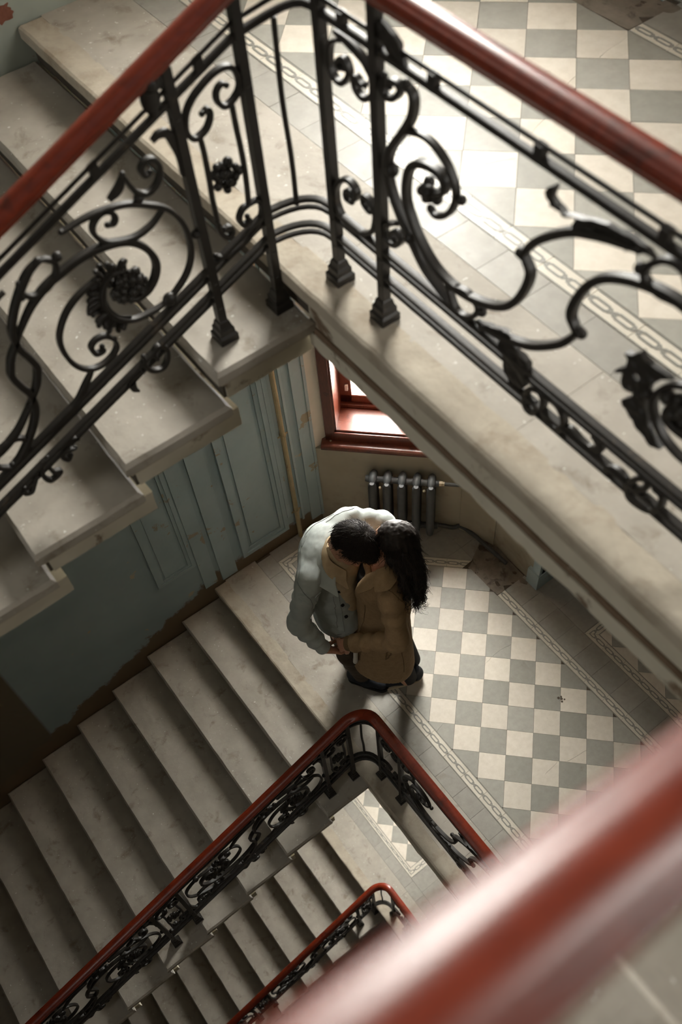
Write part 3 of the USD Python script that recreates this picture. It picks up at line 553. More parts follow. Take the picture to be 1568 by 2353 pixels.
LND = {"pair":[["r",[[-897,587],[-883,583],[-882,597],[-899,609],[-911,602],[-914,583],[-893,555],[-868,552],[-852,569],[-851,597],[-861,624],[-889,642]]],["r",[[-962,583],[-949,582],[-936,588],[-931,580],[-934,564],[-951,554],[-969,558],[-983,572]]],["t",[[-877,653],[-912,649],[-945,642],[-966,632],[-985,610]]],["r",[[-895,272],[-877,273],[-876,289],[-892,300],[-908,288],[-916,314],[-890,326],[-858,308],[-836,271],[-837,234],[-857,208],[-893,199],[-935,212],[-967,238],[-978,268],[-980,295],[-962,316],[-943,317],[-941,297],[-960,286]]]],"panel":[["r",[[-1040,617],[-1043,630],[-1062,634],[-1071,624],[-1055,601],[-1029,592],[-1020,608],[-1024,631]]],["R",[[-1087,644],[-1109,629],[-1104,587],[-1079,543],[-1044,491],[-1029,448],[-1032,409],[-1048,371],[-1072,336],[-1104,300],[-1143,259],[-1190,235],[-1232,217]]],["r",[[-1045,494],[-1073,537],[-1105,556],[-1143,565],[-1180,557],[-1211,535],[-1230,503],[-1230,469],[-1209,431],[-1178,410],[-1158,416]]],["R",[[-1167,454],[-1198,475],[-1197,503],[-1169,511],[-1131,502],[-1102,479],[-1088,441],[-1087,394],[-1104,356],[-1132,318],[-1181,282],[-1243,270],[-1308,282],[-1369,311],[-1407,349],[-1430,400],[-1437,442],[-1424,463],[-1414,474]]],["R",[[-1413,466],[-1437,511],[-1473,550],[-1517,586],[-1557,606],[-1600,623],[-1646,635]]],["r",[[-1042,263],[-1034,273],[-1053,291],[-1068,280],[-1052,255],[-1026,247],[-1012,264],[-1020,290],[-1054,314]]],["r",[[-1223,253],[-1246,215],[-1280,215],[-1308,243],[-1311,269],[-1282,280],[-1249,277]]]],"band":[["r",[[-1495,137],[-1502,130],[-1496,108],[-1480,103],[-1468,117],[-1468,144],[-1480,169],[-1504,180],[-1516,163],[-1517,137],[-1528,126],[-1546,115],[-1567,121],[-1575,146],[-1568,170],[-1550,184],[-1526,182],[-1513,181]]],["t",[[-1579,140],[-1596,149],[-1622,140],[-1652,141],[-1670,166],[-1656,179],[-1647,178]]],["t",[[-1694,109],[-1701,131],[-1722,142],[-1740,137],[-1750,110]]],["r",[[-1793,140],[-1781,134],[-1773,140],[-1786,157],[-1789,175],[-1779,182],[-1762,163],[-1751,130],[-1760,103],[-1786,102],[-1813,115],[-1827,146],[-1823,174],[-1804,178]]]],"poly":{"topleaf":[[-1448,623],[-1450,615],[-1460,610],[-1462,605],[-1477,607],[-1489,610],[-1492,602],[-1506,611],[-1521,616],[-1516,603],[-1522,584],[-1559,606],[-1584,615],[-1591,615],[-1603,622],[-1620,629],[-1627,621],[-1644,634],[-1682,642],[-1660,649],[-1607,645],[-1584,644],[-1558,635],[-1527,620],[-1499,612],[-1476,613],[-1466,627],[-1465,646],[-1454,637]],"rosleaf":[[-1672,430],[-1687,438],[-1700,455],[-1716,449],[-1728,447],[-1761,450],[-1772,450],[-1752,433],[-1736,405],[-1733,370],[-1738,340],[-1752,315],[-1771,301],[-1790,284],[-1771,276],[-1754,284],[-1738,287],[-1722,301],[-1708,306],[-1695,312],[-1692,330],[-1709,352],[-1709,363],[-1686,353],[-1679,366],[-1678,388],[-1661,375],[-1665,386],[-1681,404],[-1681,427]],"bandleaf":[[-1397,197],[-1399,173],[-1412,151],[-1428,130],[-1447,134],[-1466,164],[-1459,188],[-1468,218],[-1460,233],[-1427,238],[-1415,238],[-1380,226],[-1380,200]],"paleleaf":[[-1307,225],[-1336,238],[-1368,253],[-1403,269],[-1376,238],[-1351,228],[-1325,217]],"sideleaf":[[-1006,725],[-1020,733],[-1059,722],[-1085,693],[-1092,676],[-1061,667],[-1038,682],[-1015,703]]},"pts":{"blob":[[-1154,449]],"ball":[[-1407,469],[-1247,487],[-1323,260],[-1223,259]],"collar":[[-1040,437],[-1097,304]],"roscore":[[-1798,396]]}}
YR, XR, RC = -.69, -1.155, .11
YR2 = -2.30
nz1 = lambda x: -SL * (X0 - x)
nz2 = lambda x: R + SL * (X0 - x)
XE = -5.55
def rail_path(h, h2=None, hl=None, x_end=XE):
    """Centre line of a rail h above the nosings: down the flight, round the corner, over the landing (hl above it), round and up the other flight."""
    h2 = h if h2 is None else h2; hl = h if hl is None else hl; P = []
    xa = XR - RC
    for x in np.linspace(x_end, xa, 12): P.append((x, YR, nz1(x) + h))
    za = nz1(xa) + h; sm = lambda t: t * t * (3 - 2 * t)
    for t in np.linspace(0, 1, 9)[1:]: P.append((xa + RC * math.sin(t * math.pi / 2), YR - RC + RC * math.cos(t * math.pi / 2), za + (hl - za) * sm(t)))
    P.append((XR, -1.49, hl))
    zb = nz2(xa) + h2
    for t in np.linspace(0, 1, 9): P.append((xa + RC * math.cos(t * math.pi / 2), YR2 + RC - RC * math.sin(t * math.pi / 2), hl + (zb - hl) * sm(t)))
    for x in np.linspace(xa, x_end, 12)[1:]: P.append((x, YR2, nz2(x) + h2))
    return np.array(P)
def rect_prof(w, h): 
    b = .002; return [(-w / 2, b), (-w / 2 + b, 0), (w / 2 - b, 0), (w / 2, b), (w / 2, h - b), (w / 2 - b, h), (-w / 2 + b, h), (-w / 2, h - b)]
HAND = [(-.019, .0), (.019, .0), (.021, .012), (.029, .017), (.0335, .024), (.0345, .032), (.032, .039), (.027, .0425), (.0235, .0425), (.020, .046), (.012, .050), (.004, .0515), (-.004, .0515), (-.012, .050), (-.020, .046), (-.0235, .0425), (-.027, .0425), (-.032, .039), (-.0345, .032), (-.0335, .024), (-.029, .017), (-.021, .012)]
HAND = [(a * .84, b * .84) for a, b in HAND]

RING = [[-1631, 223], [-1657, 230], [-1682, 219], [-1697, 196], [-1704, 167], [-1700, 135], [-1684, 104], [-1656, 84]]
ROSE = [[-1605, 174], [-1609, 189], [-1620, 199], [-1635, 204], [-1650, 199], [-1660, 189], [-1665, 174], [-1660, 159], [-1650, 148], [-1635, 144], [-1620, 148], [-1609, 159], [-1605, 174]]
unit_ = lambda v: v / np.linalg.norm(v)
def make_railing(z, label):
    t = thing('stair_railing', label, 'railing')
    off = np.array([0, 0, z])
    obj('handrail', sweep_up(rail_path(.703, .758, .762) + off, HAND), 'handrail_wood', t, smooth=40, label='red varnished wooden handrail')
    def rails(name, hs, w, hh, dl=0.0):
        for h in hs: obj(name, sweep_up(rail_path(h, h, h + dl) + off, rect_prof(w, hh)), 'iron', t, smooth=35)
    rails('iron_rail', (.622,), .015, .016, .042); rails('iron_rail', (.652,), .007, .010, .042)
    rails('iron_rail', (.187,), .018, .012, .016); rails('iron_rail', (.165,), .012, .010, .016)
    rails('iron_rail', (.118,), .018, .011, .012); rails('iron_rail', (.095,), .014, .010, .012)
    obj('flat_bar', sweep_up(rail_path(.6985, .7535, .7575) + off, rect_prof(.024, .005)), 'iron', t, smooth=35)
    # planes: P(kind, points mm) -> world; the flight panels repeat down the slope
    N1, N2 = np.array([0, 1.0, 0]), np.array([1.0, 0, 0])
    def pl_f(shift=0.0, rot=None):
        def f(p):
            p = np.asarray(p, float) / 1000
            if rot: p = 2 * np.array(rot) - p
            return np.stack([p[:, 0] + shift, np.full(len(p), YR), p[:, 1] + SL * shift + z], 1)
        return f
    def pl_l(rot=None):
        def f(p):
            p = np.asarray(p, float) / 1000
            if rot: p = 2 * np.array(rot) - p
            return np.stack([np.full(len(p), XR), p[:, 0], p[:, 1] + z], 1)
        return f
    def pl_up(shift=0.0, rot=None):          # the rising flight: same ironwork, sheared to its slope
        g = pl_f(shift, rot)
        def f(p):
            q = g(p); q[:, 2] += -nz1(q[:, 0]) + nz2(q[:, 0]) + .05; q[:, 1] = YR2; return q
        return f
    def scrolls(items, pl, nrm, mir=1):
        for kind, pts in items:
            P = catmull(pl(pts), 6)
            n = len(P); u = np.linspace(0, 1, n)
            th, dep = {'r': (.0115, .017), 'R': (.0155, .020), 's': (.0115, .0115), 't': (.020, .014)}[kind]
            w = np.full(n, th)
            if kind == 't': w = th * (.35 + .65 * np.sin(math.pi * np.clip(u * .95 + .05, 0, 1)))
            elif kind != 's': w = th * (.55 + .45 * np.clip(np.minimum(u, 1 - u) / .12, 0, 1))
            m = [ribbon(P, nrm, w, dep)]
            if kind in 'rR':
                for e, i in ((P[0], 1), (P[-1], -2)):
                    m.append(ball(e, th * .62, 1))
            obj('scroll', cat(m), 'iron', t, smooth=35)
    def blobs(name, pts, r, pl, flat=None):
        for p in pl(pts): obj(name, ball(p, r, 2), 'iron', t, smooth=60)
    def cluster(c, rad, n, r, nrm, seed, name):
        rg = random.Random(seed); ms = []; c = np.array(c); a = np.cross(nrm, [0, 0, 1.0])
        for i in range(n):
            q = math.sqrt((i + .5) / n) * rad; th = i * 2.39996
            ms.append(ball(c + a * q * math.cos(th) + np.array([0, 0, 1.0]) * q * math.sin(th) + nrm * rg.uniform(-.6, .6) * r, r * rg.uniform(.8, 1.15), 1))
        obj(name, cat(ms), 'iron', t, smooth=60)
    def ruffle(path, pl, nrm, L, seed, name='acanthus_leaf'):
        """An acanthus leaf wrapped round a scroll: lobes standing out along a curve."""
        P = catmull(pl(path), 5); T = np.gradient(P, axis=0); T /= np.linalg.norm(T, axis=1, keepdims=True); S = np.cross(nrm, T); ms = []
        rg = random.Random(seed); D = np.concatenate([[0], np.cumsum(np.linalg.norm(np.diff(P, axis=0), axis=1))]); cen = P.mean(0)
        for d in np.arange(0, D[-1], .0078):
            i = int(np.searchsorted(D, d).clip(0, len(P) - 1)); s = S[i] if np.dot(S[i], P[i] - cen) > 0 else -S[i]; s = unit_(s + T[i] * rg.uniform(-.35, .35))
            l = L * (.6 + .4 * math.sin(math.pi * d / D[-1])) * rg.uniform(.62, 1.12); k = nrm * rg.uniform(-.008, .008)
            Q3 = np.array([P[i] - s * .004, P[i] + s * l * .45 + k + nrm * .006, P[i] + s * l * .8 + k + nrm * .004, P[i] + s * l + k - nrm * .003])
            C3 = catmull(Q3, 3); ms.append(tube(C3, np.interp(np.linspace(0, 1, len(C3)), [0, .4, .85, 1], [.005, .0072, .0068, .003]), 6))
        ms.append(ribbon(P, nrm, L * .5, .006))
        obj(name, cat(ms), 'iron', t, smooth=60)
    # posts with cast feet
    def post(x, y, z0, z1, foot=True):
        m = [box(x - .011, x + .011, y - .011, y + .011, z0, z1)]
        p = obj('post', cat(m), 'iron', t, smooth=False)
        if foot:
            f = [(.026, 0), (.026, .020), (.021, .026), (.021, .040), (.017, .048), (.014, .062), (.011, .066)]
            rings = [[[x + sx * a, y + sy * a, z0 + b] for sx, sy in ((-1, -1), (1, -1), (1, 1), (-1, 1))] for a, b in f]
            obj('foot', loft(rings), 'iron', p, smooth=False)
        for h in (.640, .190, .110):        # rivets where the rails pass
            obj('rivet', ball((x, y, z0 + h * .98 + .0), [.013, .013, .006], 1), 'iron', p)
    tread = lambda x: -R * max(0, math.ceil((X0 - x) / G - 1e-6))
    for y in (-.824, -1.0, -1.98, -2.156): post(XR, y, z, z + .76)
    for k in range(4):
        for x in (-1.262, -1.433):
            xx = x - 1.16 * k
            if xx > XE:
                post(xx, YR, z + tread(xx), z + nz1(xx) + .70); post(xx, YR2, z - tread(xx) + 0.0, z + nz2(xx) + .755, False)
    # iron spacers of the double top rail
    for y in np.arange(-.90, -2.1, -.262): obj('spacer', box(XR - .008, XR + .008, y - .009, y + .009, z + .676, z + .700), 'iron', t, smooth=False)
    for x in np.arange(-1.36, XE, -.27):
        b = box(-.009, .009, -.008, .008, .634, .658); v = np.array(b.vertices); v[:, 2] += SL * v[:, 0]; b.vertices = v; b.apply_translation([x, YR, z + nz1(x)]); obj('spacer', b, 'iron', t, smooth=False)
    # landing panel and its half turned over, narrow panels between the post pairs
    cl = (-1.49, .432)
    for pl in (pl_l(), pl_l(cl)):
        scrolls(LND['panel'], pl, N2); scrolls(LND['pair'], pl, N2)
        blobs('collar', LND['pts']['collar'], [.014, .016, .016], pl); blobs('knob', LND['pts']['ball'], .0105, pl)
        cluster(pl(LND['pts']['blob'])[0], .024, 9, .0125, N2, 3, 'bud')
    scrolls(LND['band'], pl_l(), N2); scrolls(LND['band'], (lambda p: pl_l()(np.asarray(p) * [1, 1] + [620, 0]))  if False else pl_l(), N2) if False else None
    for nme, key, d in (('acanthus_leaf', 'topleaf', .011), ('acanthus_leaf', 'rosleaf', .012), ('acanthus_leaf', 'bandleaf', .012), ('acanthus_leaf', 'paleleaf', .012), ('acanthus_leaf', 'sideleaf', .010)):
        po = sg.Polygon(np.array(LND['poly'][key]) / 1000).buffer(.0005).buffer(0)
        if key == 'rosleaf': po = po.difference(affinity.scale(sg.Point(-1.7045, .398).buffer(.007), 1.1, 1.2))
        m = extr(po, (XR, 0, z), (0, 1, 0), (0, 0, 1), (1, 0, 0), -d / 2, d / 2); m = m.subdivide_to_size(.012); v = np.array(m.vertices); v[:, 0] += (fbm(v * 60, 2, 4) - .5) * .012; m.vertices = v
        obj(nme, m, 'iron', t, smooth=60)
    cluster(pl_l()(LND['pts']['roscore'])[0], .030, 12, .013, N2, 5, 'rosette')
    # flight panels
    cf = (-1.925, nz1(-1.925) + .390)
    for k in range(4):
        sh = -1.16 * k
        full = sh - .98 > XE + 1.1
        for up in (False, True):
            mk = pl_up if up else pl_f
            if -2.42 + sh < XE: continue
            for pl, pl_first in ((mk(sh), True), (mk(sh, cf), False)):
                scrolls(FLT['panel'], pl, N1); blobs('knob', FLT['pts']['ball'][:2] + FLT['pts']['knob'], .0115, pl) if pl_first else None; blobs('collar', FLT['pts']['collar'], [.018, .014, .018], pl)
                cluster(pl(FLT['pts']['rosette'])[0], .038, 18, .0115, N1, 6, 'rosette'); ruffle(RING, pl, N1, .044, 7); ruffle(ROSE, pl, N1, .018, 8, 'rosette_frill')
            scrolls(FLT['pair'], mk(sh), N1)
            if not up: scrolls(FLT['band'], mk(sh), N1)
            g = mk(sh)(FLT['pts']['grape'])[0]; cluster(g, .036, 16, .0115, N1, 9, 'grapes')
            o = mk(sh)(FLT['pts']['orn']); obj('finial', cat([ball(o[0], [.022, .012, .034], 2), ball(o[0] + [.004, -.006, .03], [.020, .014, .018], 2), ball(o[1], [.016, .012, .02], 2), ball(o[0] - [0, 0, .03], [.012, .010, .016], 2)]), 'iron', t, smooth=60)
    # slender rod and ring bar in the rounded corners
    for (cx, cy, s) in ((XR - RC, YR - RC, 1), (XR - RC, YR2 + RC, -1)):
        a = math.radians(42); x, y = cx + RC * math.sin(a), cy + s * RC * math.cos(a)
        obj('rod', tube(catmull([(x, y, z + .12 + .06 * 1), (x + .004, y + .004, z + .30), (x - .006, y - .004, z + .46), (x, y, z + .63)], 5), .0065, 8), 'iron', t, smooth=50)
    return t
rail = make_railing(H, 'black wrought-iron scroll railing with red handrail along the upper landing and the flights beside it')
dup(rail, 'stair_railing', (0, 0, -H), 'dark scroll railing with red handrail around the lower landing, below the couple', 'railing')
dup(rail, 'stair_railing', (0, 0, -2 * H), 'small red-topped railing of the lowest landing, deep in the well', 'railing')

# ------------------------------------------------------------------ the couple
def net(D, origin, h):
    """Surface nets: the zero level of the grid D as a triangle mesh."""
    s = D < 0; n = np.array(D.shape)
    c = np.stack([D[i:n[0] - 1 + i, j:n[1] - 1 + j, k:n[2] - 1 + k] for i in (0, 1) for j in (0, 1) for k in (0, 1)], -1)
    ins = (c < 0).sum(-1); act = (ins > 0) & (ins < 8); idx = np.argwhere(act); cv = c[act]
    off = np.array([(i, j, k) for i in (0, 1) for j in (0, 1) for k in (0, 1)], float); acc = np.zeros((len(idx), 3)); cnt = np.zeros(len(idx))
    for a in range(8):
        for b in range(a + 1, 8):
            if np.abs(off[a] - off[b]).sum() == 1:
                m = (cv[:, a] < 0) != (cv[:, b] < 0); t = cv[m, a] / (cv[m, a] - cv[m, b]); acc[m] += off[a] + t[:, None] * (off[b] - off[a]); cnt[m] += 1
    V = origin + h * (idx + acc / cnt[:, None]); num = -np.ones(act.shape, int); num[tuple(idx.T)] = np.arange(len(idx)); F = []
    for ax in range(3):
        u, w = [(1, 2), (2, 0), (0, 1)][ax]
        A = np.take(s, range(n[ax] - 1), ax); B = np.take(s, range(1, n[ax]), ax); e = np.argwhere(A != B); e = e[(e[:, u] > 0) & (e[:, w] > 0) & (e[:, u] < n[u] - 1) & (e[:, w] < n[w] - 1)]
        du, dw = np.eye(3, dtype=int)[u], np.eye(3, dtype=int)[w]
        q = np.stack([num[tuple((e - du - dw).T)], num[tuple((e - dw).T)], num[tuple(e.T)], num[tuple((e - du).T)]], 1)
        fl = A[tuple(e.T)]; q[~fl] = q[~fl][:, ::-1]; F += [q[:, [0, 1, 2]], q[:, [0, 2, 3]]]
    F = np.vstack(F); F = F[(F >= 0).all(1)]
    m = trimesh.Trimesh(V, F, process=False)
    if m.volume < 0: m.invert()
    return m
class SDF:
    def __init__(s, lo, hi, h):
        s.lo, s.h = np.array(lo, float), h; s.n = np.ceil((np.array(hi) - lo) / h).astype(int) + 1; s.D = np.full(s.n, .25)
    def _win(s, lo, hi, m):
        a = np.clip(np.floor((np.array(lo) - m - s.lo) / s.h).astype(int), 0, s.n); b = np.clip(np.ceil((np.array(hi) + m - s.lo) / s.h).astype(int) + 1, 0, s.n)
        if (b <= a).any(): return None, None
        g = np.stack(np.meshgrid(*[s.lo[i] + s.h * np.arange(a[i], b[i]) for i in range(3)], indexing='ij'), -1)
        return tuple(slice(a[i], b[i]) for i in range(3)), g
    def _mix(s, w, d, k, cut=False):
        o = s.D[w]
        if cut: d = -d; o, d = -o, -d
        hh = np.clip(.5 + .5 * (o - d) / k, 0, 1); r = o * (1 - hh) + d * hh - k * hh * (1 - hh)
        s.D[w] = -r if cut else r
    def cone(s, a, b, ra, rb, k=.02, squash=None, wr=0.0, cut=False, wf=60):
        """A tapering limb from a to b; squash: (axis, factor) flattens it; wr: creases round the limb."""
        a, b = np.array(a, float), np.array(b, float); w, g = s._win(np.minimum(a, b) - max(ra, rb) * 1.4, np.maximum(a, b) + max(ra, rb) * 1.4, k + .03)
        if w is None: return s
        p, ab = g - a, b - a
        if squash is not None:
            ax, f = np.array(squash[0], float), squash[1]; ax /= np.linalg.norm(ax); p = p + (p @ ax)[..., None] * ax * (f - 1); ab = ab + (ab @ ax) * ax * (f - 1)
        t = np.clip((p @ ab) / (ab @ ab), 0, 1); r = ra + (rb - ra) * t
        d = np.linalg.norm(p - t[..., None] * ab, axis=-1) - r
        if wr: d = d + wr * (np.sin(t * np.linalg.norm(ab) * wf + 5 * fbm(g * 9, 2, 3)) * (.4 + fbm(g * 6, 2, 8)))
        s._mix(w, d, k, cut); return s
    def ell(s, c, r, axes=None, k=.02, cut=False):
        c, r = np.array(c, float), np.array(r, float); m = r.max(); w, g = s._win(c - m, c + m, k + .03)
        if w is None: return s
        p = g - c
        if axes is not None: p = p @ np.array(axes, float).T
        q = np.linalg.norm(p / r, axis=-1); q2 = np.linalg.norm(p / (r * r), axis=-1)
        s._mix(w, q * (q - 1) / np.maximum(q2, 1e-6), k, cut); return s
    def noise(s, amp, f, seed=0, stretch=(1, 1, 1)):
        near = np.abs(s.D) < .04; i = np.argwhere(near); p = s.lo + s.h * i
        s.D[near] += amp * 2 * (fbm(p * f * np.array(stretch), 3, seed) - .5); return s
    def below(s, z):
        k = s.lo[2] + s.h * np.arange(s.n[2]); s.D = np.maximum(s.D, (k - z)[None, None, :]); return s
    def above(s, z):
        k = s.lo[2] + s.h * np.arange(s.n[2]); s.D = np.maximum(s.D, (z - k)[None, None, :]); return s
    def plane(s, c, n):
        g = np.stack(np.meshgrid(*[s.lo[i] + s.h * np.arange(s.n[i]) for i in range(3)], indexing='ij'), -1); n = np.array(n, float); n /= np.linalg.norm(n); s.D = np.maximum(s.D, (g - np.array(c)) @ n); return s
    def mesh(s): return net(s.D, s.lo, s.h)
# the figures are laid out in (r, f, z): r to the right of the picture, f away from the viewer, both level, about the stair's axes
RF = np.array([[Q, -Q, 0], [Q, Q, 0], [0, 0, 1.0]])
def world(m): m.vertices = np.array(m.vertices) @ RF; return m
def unit(v): v = np.array(v, float); return v / np.linalg.norm(v)
def frame3(fw, up): fw = unit(fw); up = np.array(up, float); up = unit(up - fw * np.dot(fw, up)); return np.array([fw, np.cross(up, fw), up])   # forward, left, up

speckled('skin', (.42, .215, .135), (.50, .265, .17), 60, .5, .4, bump=.0006)
speckled('hair_dark', (.009, .006, .0045), (.022, .014, .010), 90, .62, .3)
speckled('denim', (.34, .375, .365), (.45, .485, .465), 9, .8, .2, c=(.29, .34, .345), cscale=9, cpos=(.58, .76), bump=.0006, bscale=900)
speckled('denim_seam', (.22, .245, .235), (.30, .32, .30), 60, .85, .2)
speckled('shirt_tan', (.42, .32, .20), (.50, .39, .25), 30, .85, .2)
speckled('trousers_brown', (.050, .036, .024), (.075, .055, .038), 30, .85, .2)
speckled('coat_camel', (.27, .18, .097), (.34, .232, .13), 40, .9, .15, bump=.0007, bscale=500)
speckled('coat_dark', (.14, .092, .048), (.19, .128, .07), 40, .9, .15)
speckled('cloth_black', (.012, .011, .011), (.022, .020, .019), 40, .85, .2)
speckled('cloth_white', (.60, .57, .50), (.68, .65, .58), 40, .85, .2)
speckled('shoe_navy', (.010, .012, .016), (.022, .024, .030), 60, .75, .25)
speckled('sole_cream', (.50, .43, .30), (.58, .50, .37), 30, .7, .3)

def hand(S, wrist, dirn, palm_n, curl, thumb_side, r=.0088, L=.088, spread=1.0):
    """Palm, four fingers of different lengths curling by `curl`, and a thumb from the side of the palm."""
    w = np.array(wrist, float); d = unit(dirn); n = unit(np.array(palm_n) - d * np.dot(palm_n, d)); t = np.cross(n, d) * thumb_side
    S.cone(w - d * .02, w + d * .02, .023, .025, .012, squash=(n, 1.35))
    for k in (-1, 0, 1): S.cone(w + d * .01 + t * .014 * k, w + d * L + t * .021 * k, .016, .013, .012, squash=(n, 1.2))
    for i, (o, l) in enumerate(((.031, .066), (.0105, .075), (-.0105, .070), (-.031, .054))):
        p = w + d * (L - .004 * abs(i - 1)) + t * o * spread; a = curl * .35; seg = [l * .45, l * .31, l * .24]
        for j, sl in enumerate(seg):
            dd = d * math.cos(a) + n * math.sin(a); q = p + dd * sl; S.cone(p, q, r * (1.05 - .1 * j), r * (.98 - .12 * j), .004); p = q; a += curl * (.9 - .2 * j)
    p = w + d * .022 + t * .022; q = p + d * .030 + t * .022 + n * .012; e = q + d * .030 + t * .004 + n * .016; g = e + d * .022 - t * .006 + n * .008
    S.cone(p, q, .0135, .0115, .008); S.cone(q, e, .0110, .0100, .004); S.cone(e, g, .0098, .0082, .004)
def head(S, c, ax, s=1.0):
    """Skull, jaw, nose, brows, eye sockets, lips, ears; ax: forward, left, up."""
    f, l, u = ax; c = np.array(c, float); P = lambda x, y, z: c + (f * x + l * y + u * z) * s
    S.ell(P(-.008, 0, .022), np.array([.098, .077, .098]) * s, ax, .01); S.ell(P(.018, 0, -.035), np.array([.070, .062, .085]) * s, ax, .03); S.ell(P(.050, 0, -.092), np.array([.028, .034, .024]) * s, ax, .03)
    S.cone(P(.086, 0, .012), P(.112, 0, -.026), .009 * s, .0135 * s, .012); S.ell(P(.100, .012, -.030), np.array([.011, .009, .008]) * s, ax, .006); S.ell(P(.100, -.012, -.030), np.array([.011, .009, .008]) * s, ax, .006)
    for q in (-1, 1):
        S.ell(P(.086, .030 * q, .012), np.array([.014, .017, .012]) * s, ax, .010, cut=True); S.ell(P(.078, .030 * q, .012), np.array([.012, .013, .012]) * s, ax, .003)
        S.cone(P(.086, .012 * q, .030), P(.074, .048 * q, .030), .008 * s, .006 * s, .012); S.ell(P(.058, .042 * q, -.028), np.array([.024, .020, .020]) * s, ax, .02)
        S.ell(P(-.012, .076 * q, -.012), np.array([.018, .009, .031]) * s, ax, .006); S.ell(P(-.008, .082 * q, -.010), np.array([.009, .005, .017]) * s, ax, .004, cut=True)
    S.cone(P(.088, -.020, -.062), P(.088, .020, -.062), .0075 * s, .0075 * s, .006); S.cone(P(.085, -.017, -.074), P(.085, .017, -.074), .0085 * s, .0085 * s, .006)
def hair_shell(c, ax, r, s=1.0, h=.0045, cutf=.035, cutz=-.035, extra=None, seed=1, amp=.004):
    S = SDF(np.array(c) - .2, np.array(c) + .2, h); f, l, u = ax; P = lambda x, y, z: np.array(c) + (f * x + l * y + u * z) * s
    S.ell(P(-.012, 0, .030), np.array(r) * s, ax, .01); S.ell(P(-.040, 0, -.020), np.array([.066, .070, .066]) * s, ax, .03)
    S.ell(P(.105, 0, -.045), np.array([.085, .10, .085]) * s, ax, .02, cut=True)
    if extra: extra(S, P)
    S.noise(amp, 60, seed, (1, 1, .35)); return S.mesh()
def shoe(heel, toe, mat_, par, sole='sole_cream', s=1.0):
    h, t = np.array([*heel, 0.0]), np.array([*toe, 0.0]); d = unit(t - h); L = np.linalg.norm(t - h); n = np.array([-d[1], d[0], 0])
    S = SDF(np.minimum(h, t) - .09, np.maximum(h, t) + [.09, .09, .16], .006)
    S.cone(h + d * .035 + [0, 0, .050], h + d * L * .45 + [0, 0, .042], .040, .044, .02, squash=(n, 1.05)); S.cone(h + d * L * .45 + [0, 0, .042], t - d * .045 + [0, 0, .030], .044, .036, .03, squash=((0, 0, 1), 1.15)); S.cone(h + d * .045 + [0, 0, .06], h + d * .055 + [0, 0, .12], .042, .040, .03); S.above(.014)
    o = obj('shoe', world(S.mesh()), mat_, par, smooth=True)
    pr = unary_union([sg.LineString([(h + d * .040)[:2], (h + d * L * .45)[:2]]).buffer(.043), sg.LineString([(h + d * L * .45)[:2], (t - d * .045)[:2]]).buffer(.046)])
    obj('sole', world(prism(pr, .002, .022)), sole, o, smooth=35); return o

# ---- the man: pale denim jacket, bent over the woman, holding her hand with his right hand, his left arm round her neck
man = thing('person', 'person in a pale denim jacket bending over the other, dark short hair, tan collar', 'person')
mR = dict(sh=(-.600, -.955, 1.375), el=(-.668, -1.045, 1.095), wr=(-.545, -1.070, .880))
mL = dict(sh=(-.470, -.590, 1.385), el=(-.295, -.570, 1.355), wr=(-.150, -.690, 1.375))
mh, mf = (-.400, -.835, 1.548), frame3((.42, -.42, -.80), (.55, .10, .82))
S = SDF((-.80, -1.25, .0), (.10, -.38, 1.78), .0065)
head(S, mh, mf)
S.cone((-.480, -.790, 1.405), np.array(mh) + mf[0] * -.02 + mf[2] * -.05, .056, .052, .02)
S.cone((-.52, -.80, .95), (-.53, -.775, 1.30), .085, .105, .05, squash=((1, .3, 0), 1.25)); S.cone(mR['sh'], mL['sh'], .045, .045, .04)
for a in (mR, mL): S.cone(a['sh'], a['el'], .043, .036, .02); S.cone(a['el'], a['wr'], .036, .024, .01)
for q, (hx, hy) in ((1, (-.555, -.700)), (-1, (-.500, -.900))):
    S.cone((hx, hy, .90), (hx + .04, hy, .50), .075, .052, .03); S.cone((hx + .04, hy, .50), (hx + .08, hy + .065, .085), .050, .034, .01)
d = unit(np.array((-.470, -1.035, .800)) - mR['wr']); hand(S, np.array(mR['wr']) + d * .005, d, (.55, .65, .1), 1.25, 1)
d = unit((.05, -.16, -.06)); hand(S, np.array(mL['wr']) + d * .005, d, (-.5, -.3, -.6), .55, -1)
obj('body', world(S.mesh()), 'skin', man, smooth=True)
def crown(S, P): S.ell(P(.052, 0, .082), (.050, .058, .036), mf, .02)
hs = hair_shell(mh, mf, (.104, .084, .098), extra=crown, seed=4)
hman = obj('hair', world(hs.copy()), 'hair_dark', man, smooth=True, label='short dark brown hair')
def fibres(name, P, w, par):
    P = [np.asarray(p) @ RF for p in P]; c = UsdGeom.BasisCurves.Define(stage, numbered(par, name))
    c.CreateTypeAttr('linear'); c.CreateCurveVertexCountsAttr([len(p) for p in P]); c.CreatePointsAttr([Gf.Vec3f(*map(float, q)) for p in P for q in p])
    c.CreateWidthsAttr([float(w * (1 - .7 * i / len(p))) for p in P for i in range(len(p))]); c.SetWidthsInterpolation('vertex')
    UsdShade.MaterialBindingAPI.Apply(c.GetPrim()).Bind(M['hair_dark']); c.GetPrim().SetCustomDataByKey('kind', 'stuff')
rg = random.Random(5); vn = np.array(hs.vertex_normals); vv = np.array(hs.vertices); crn = np.array(mh) + mf[2] * .10 - mf[0] * .05; pick = rg.sample(range(len(vv)), min(4200, len(vv))); st = []
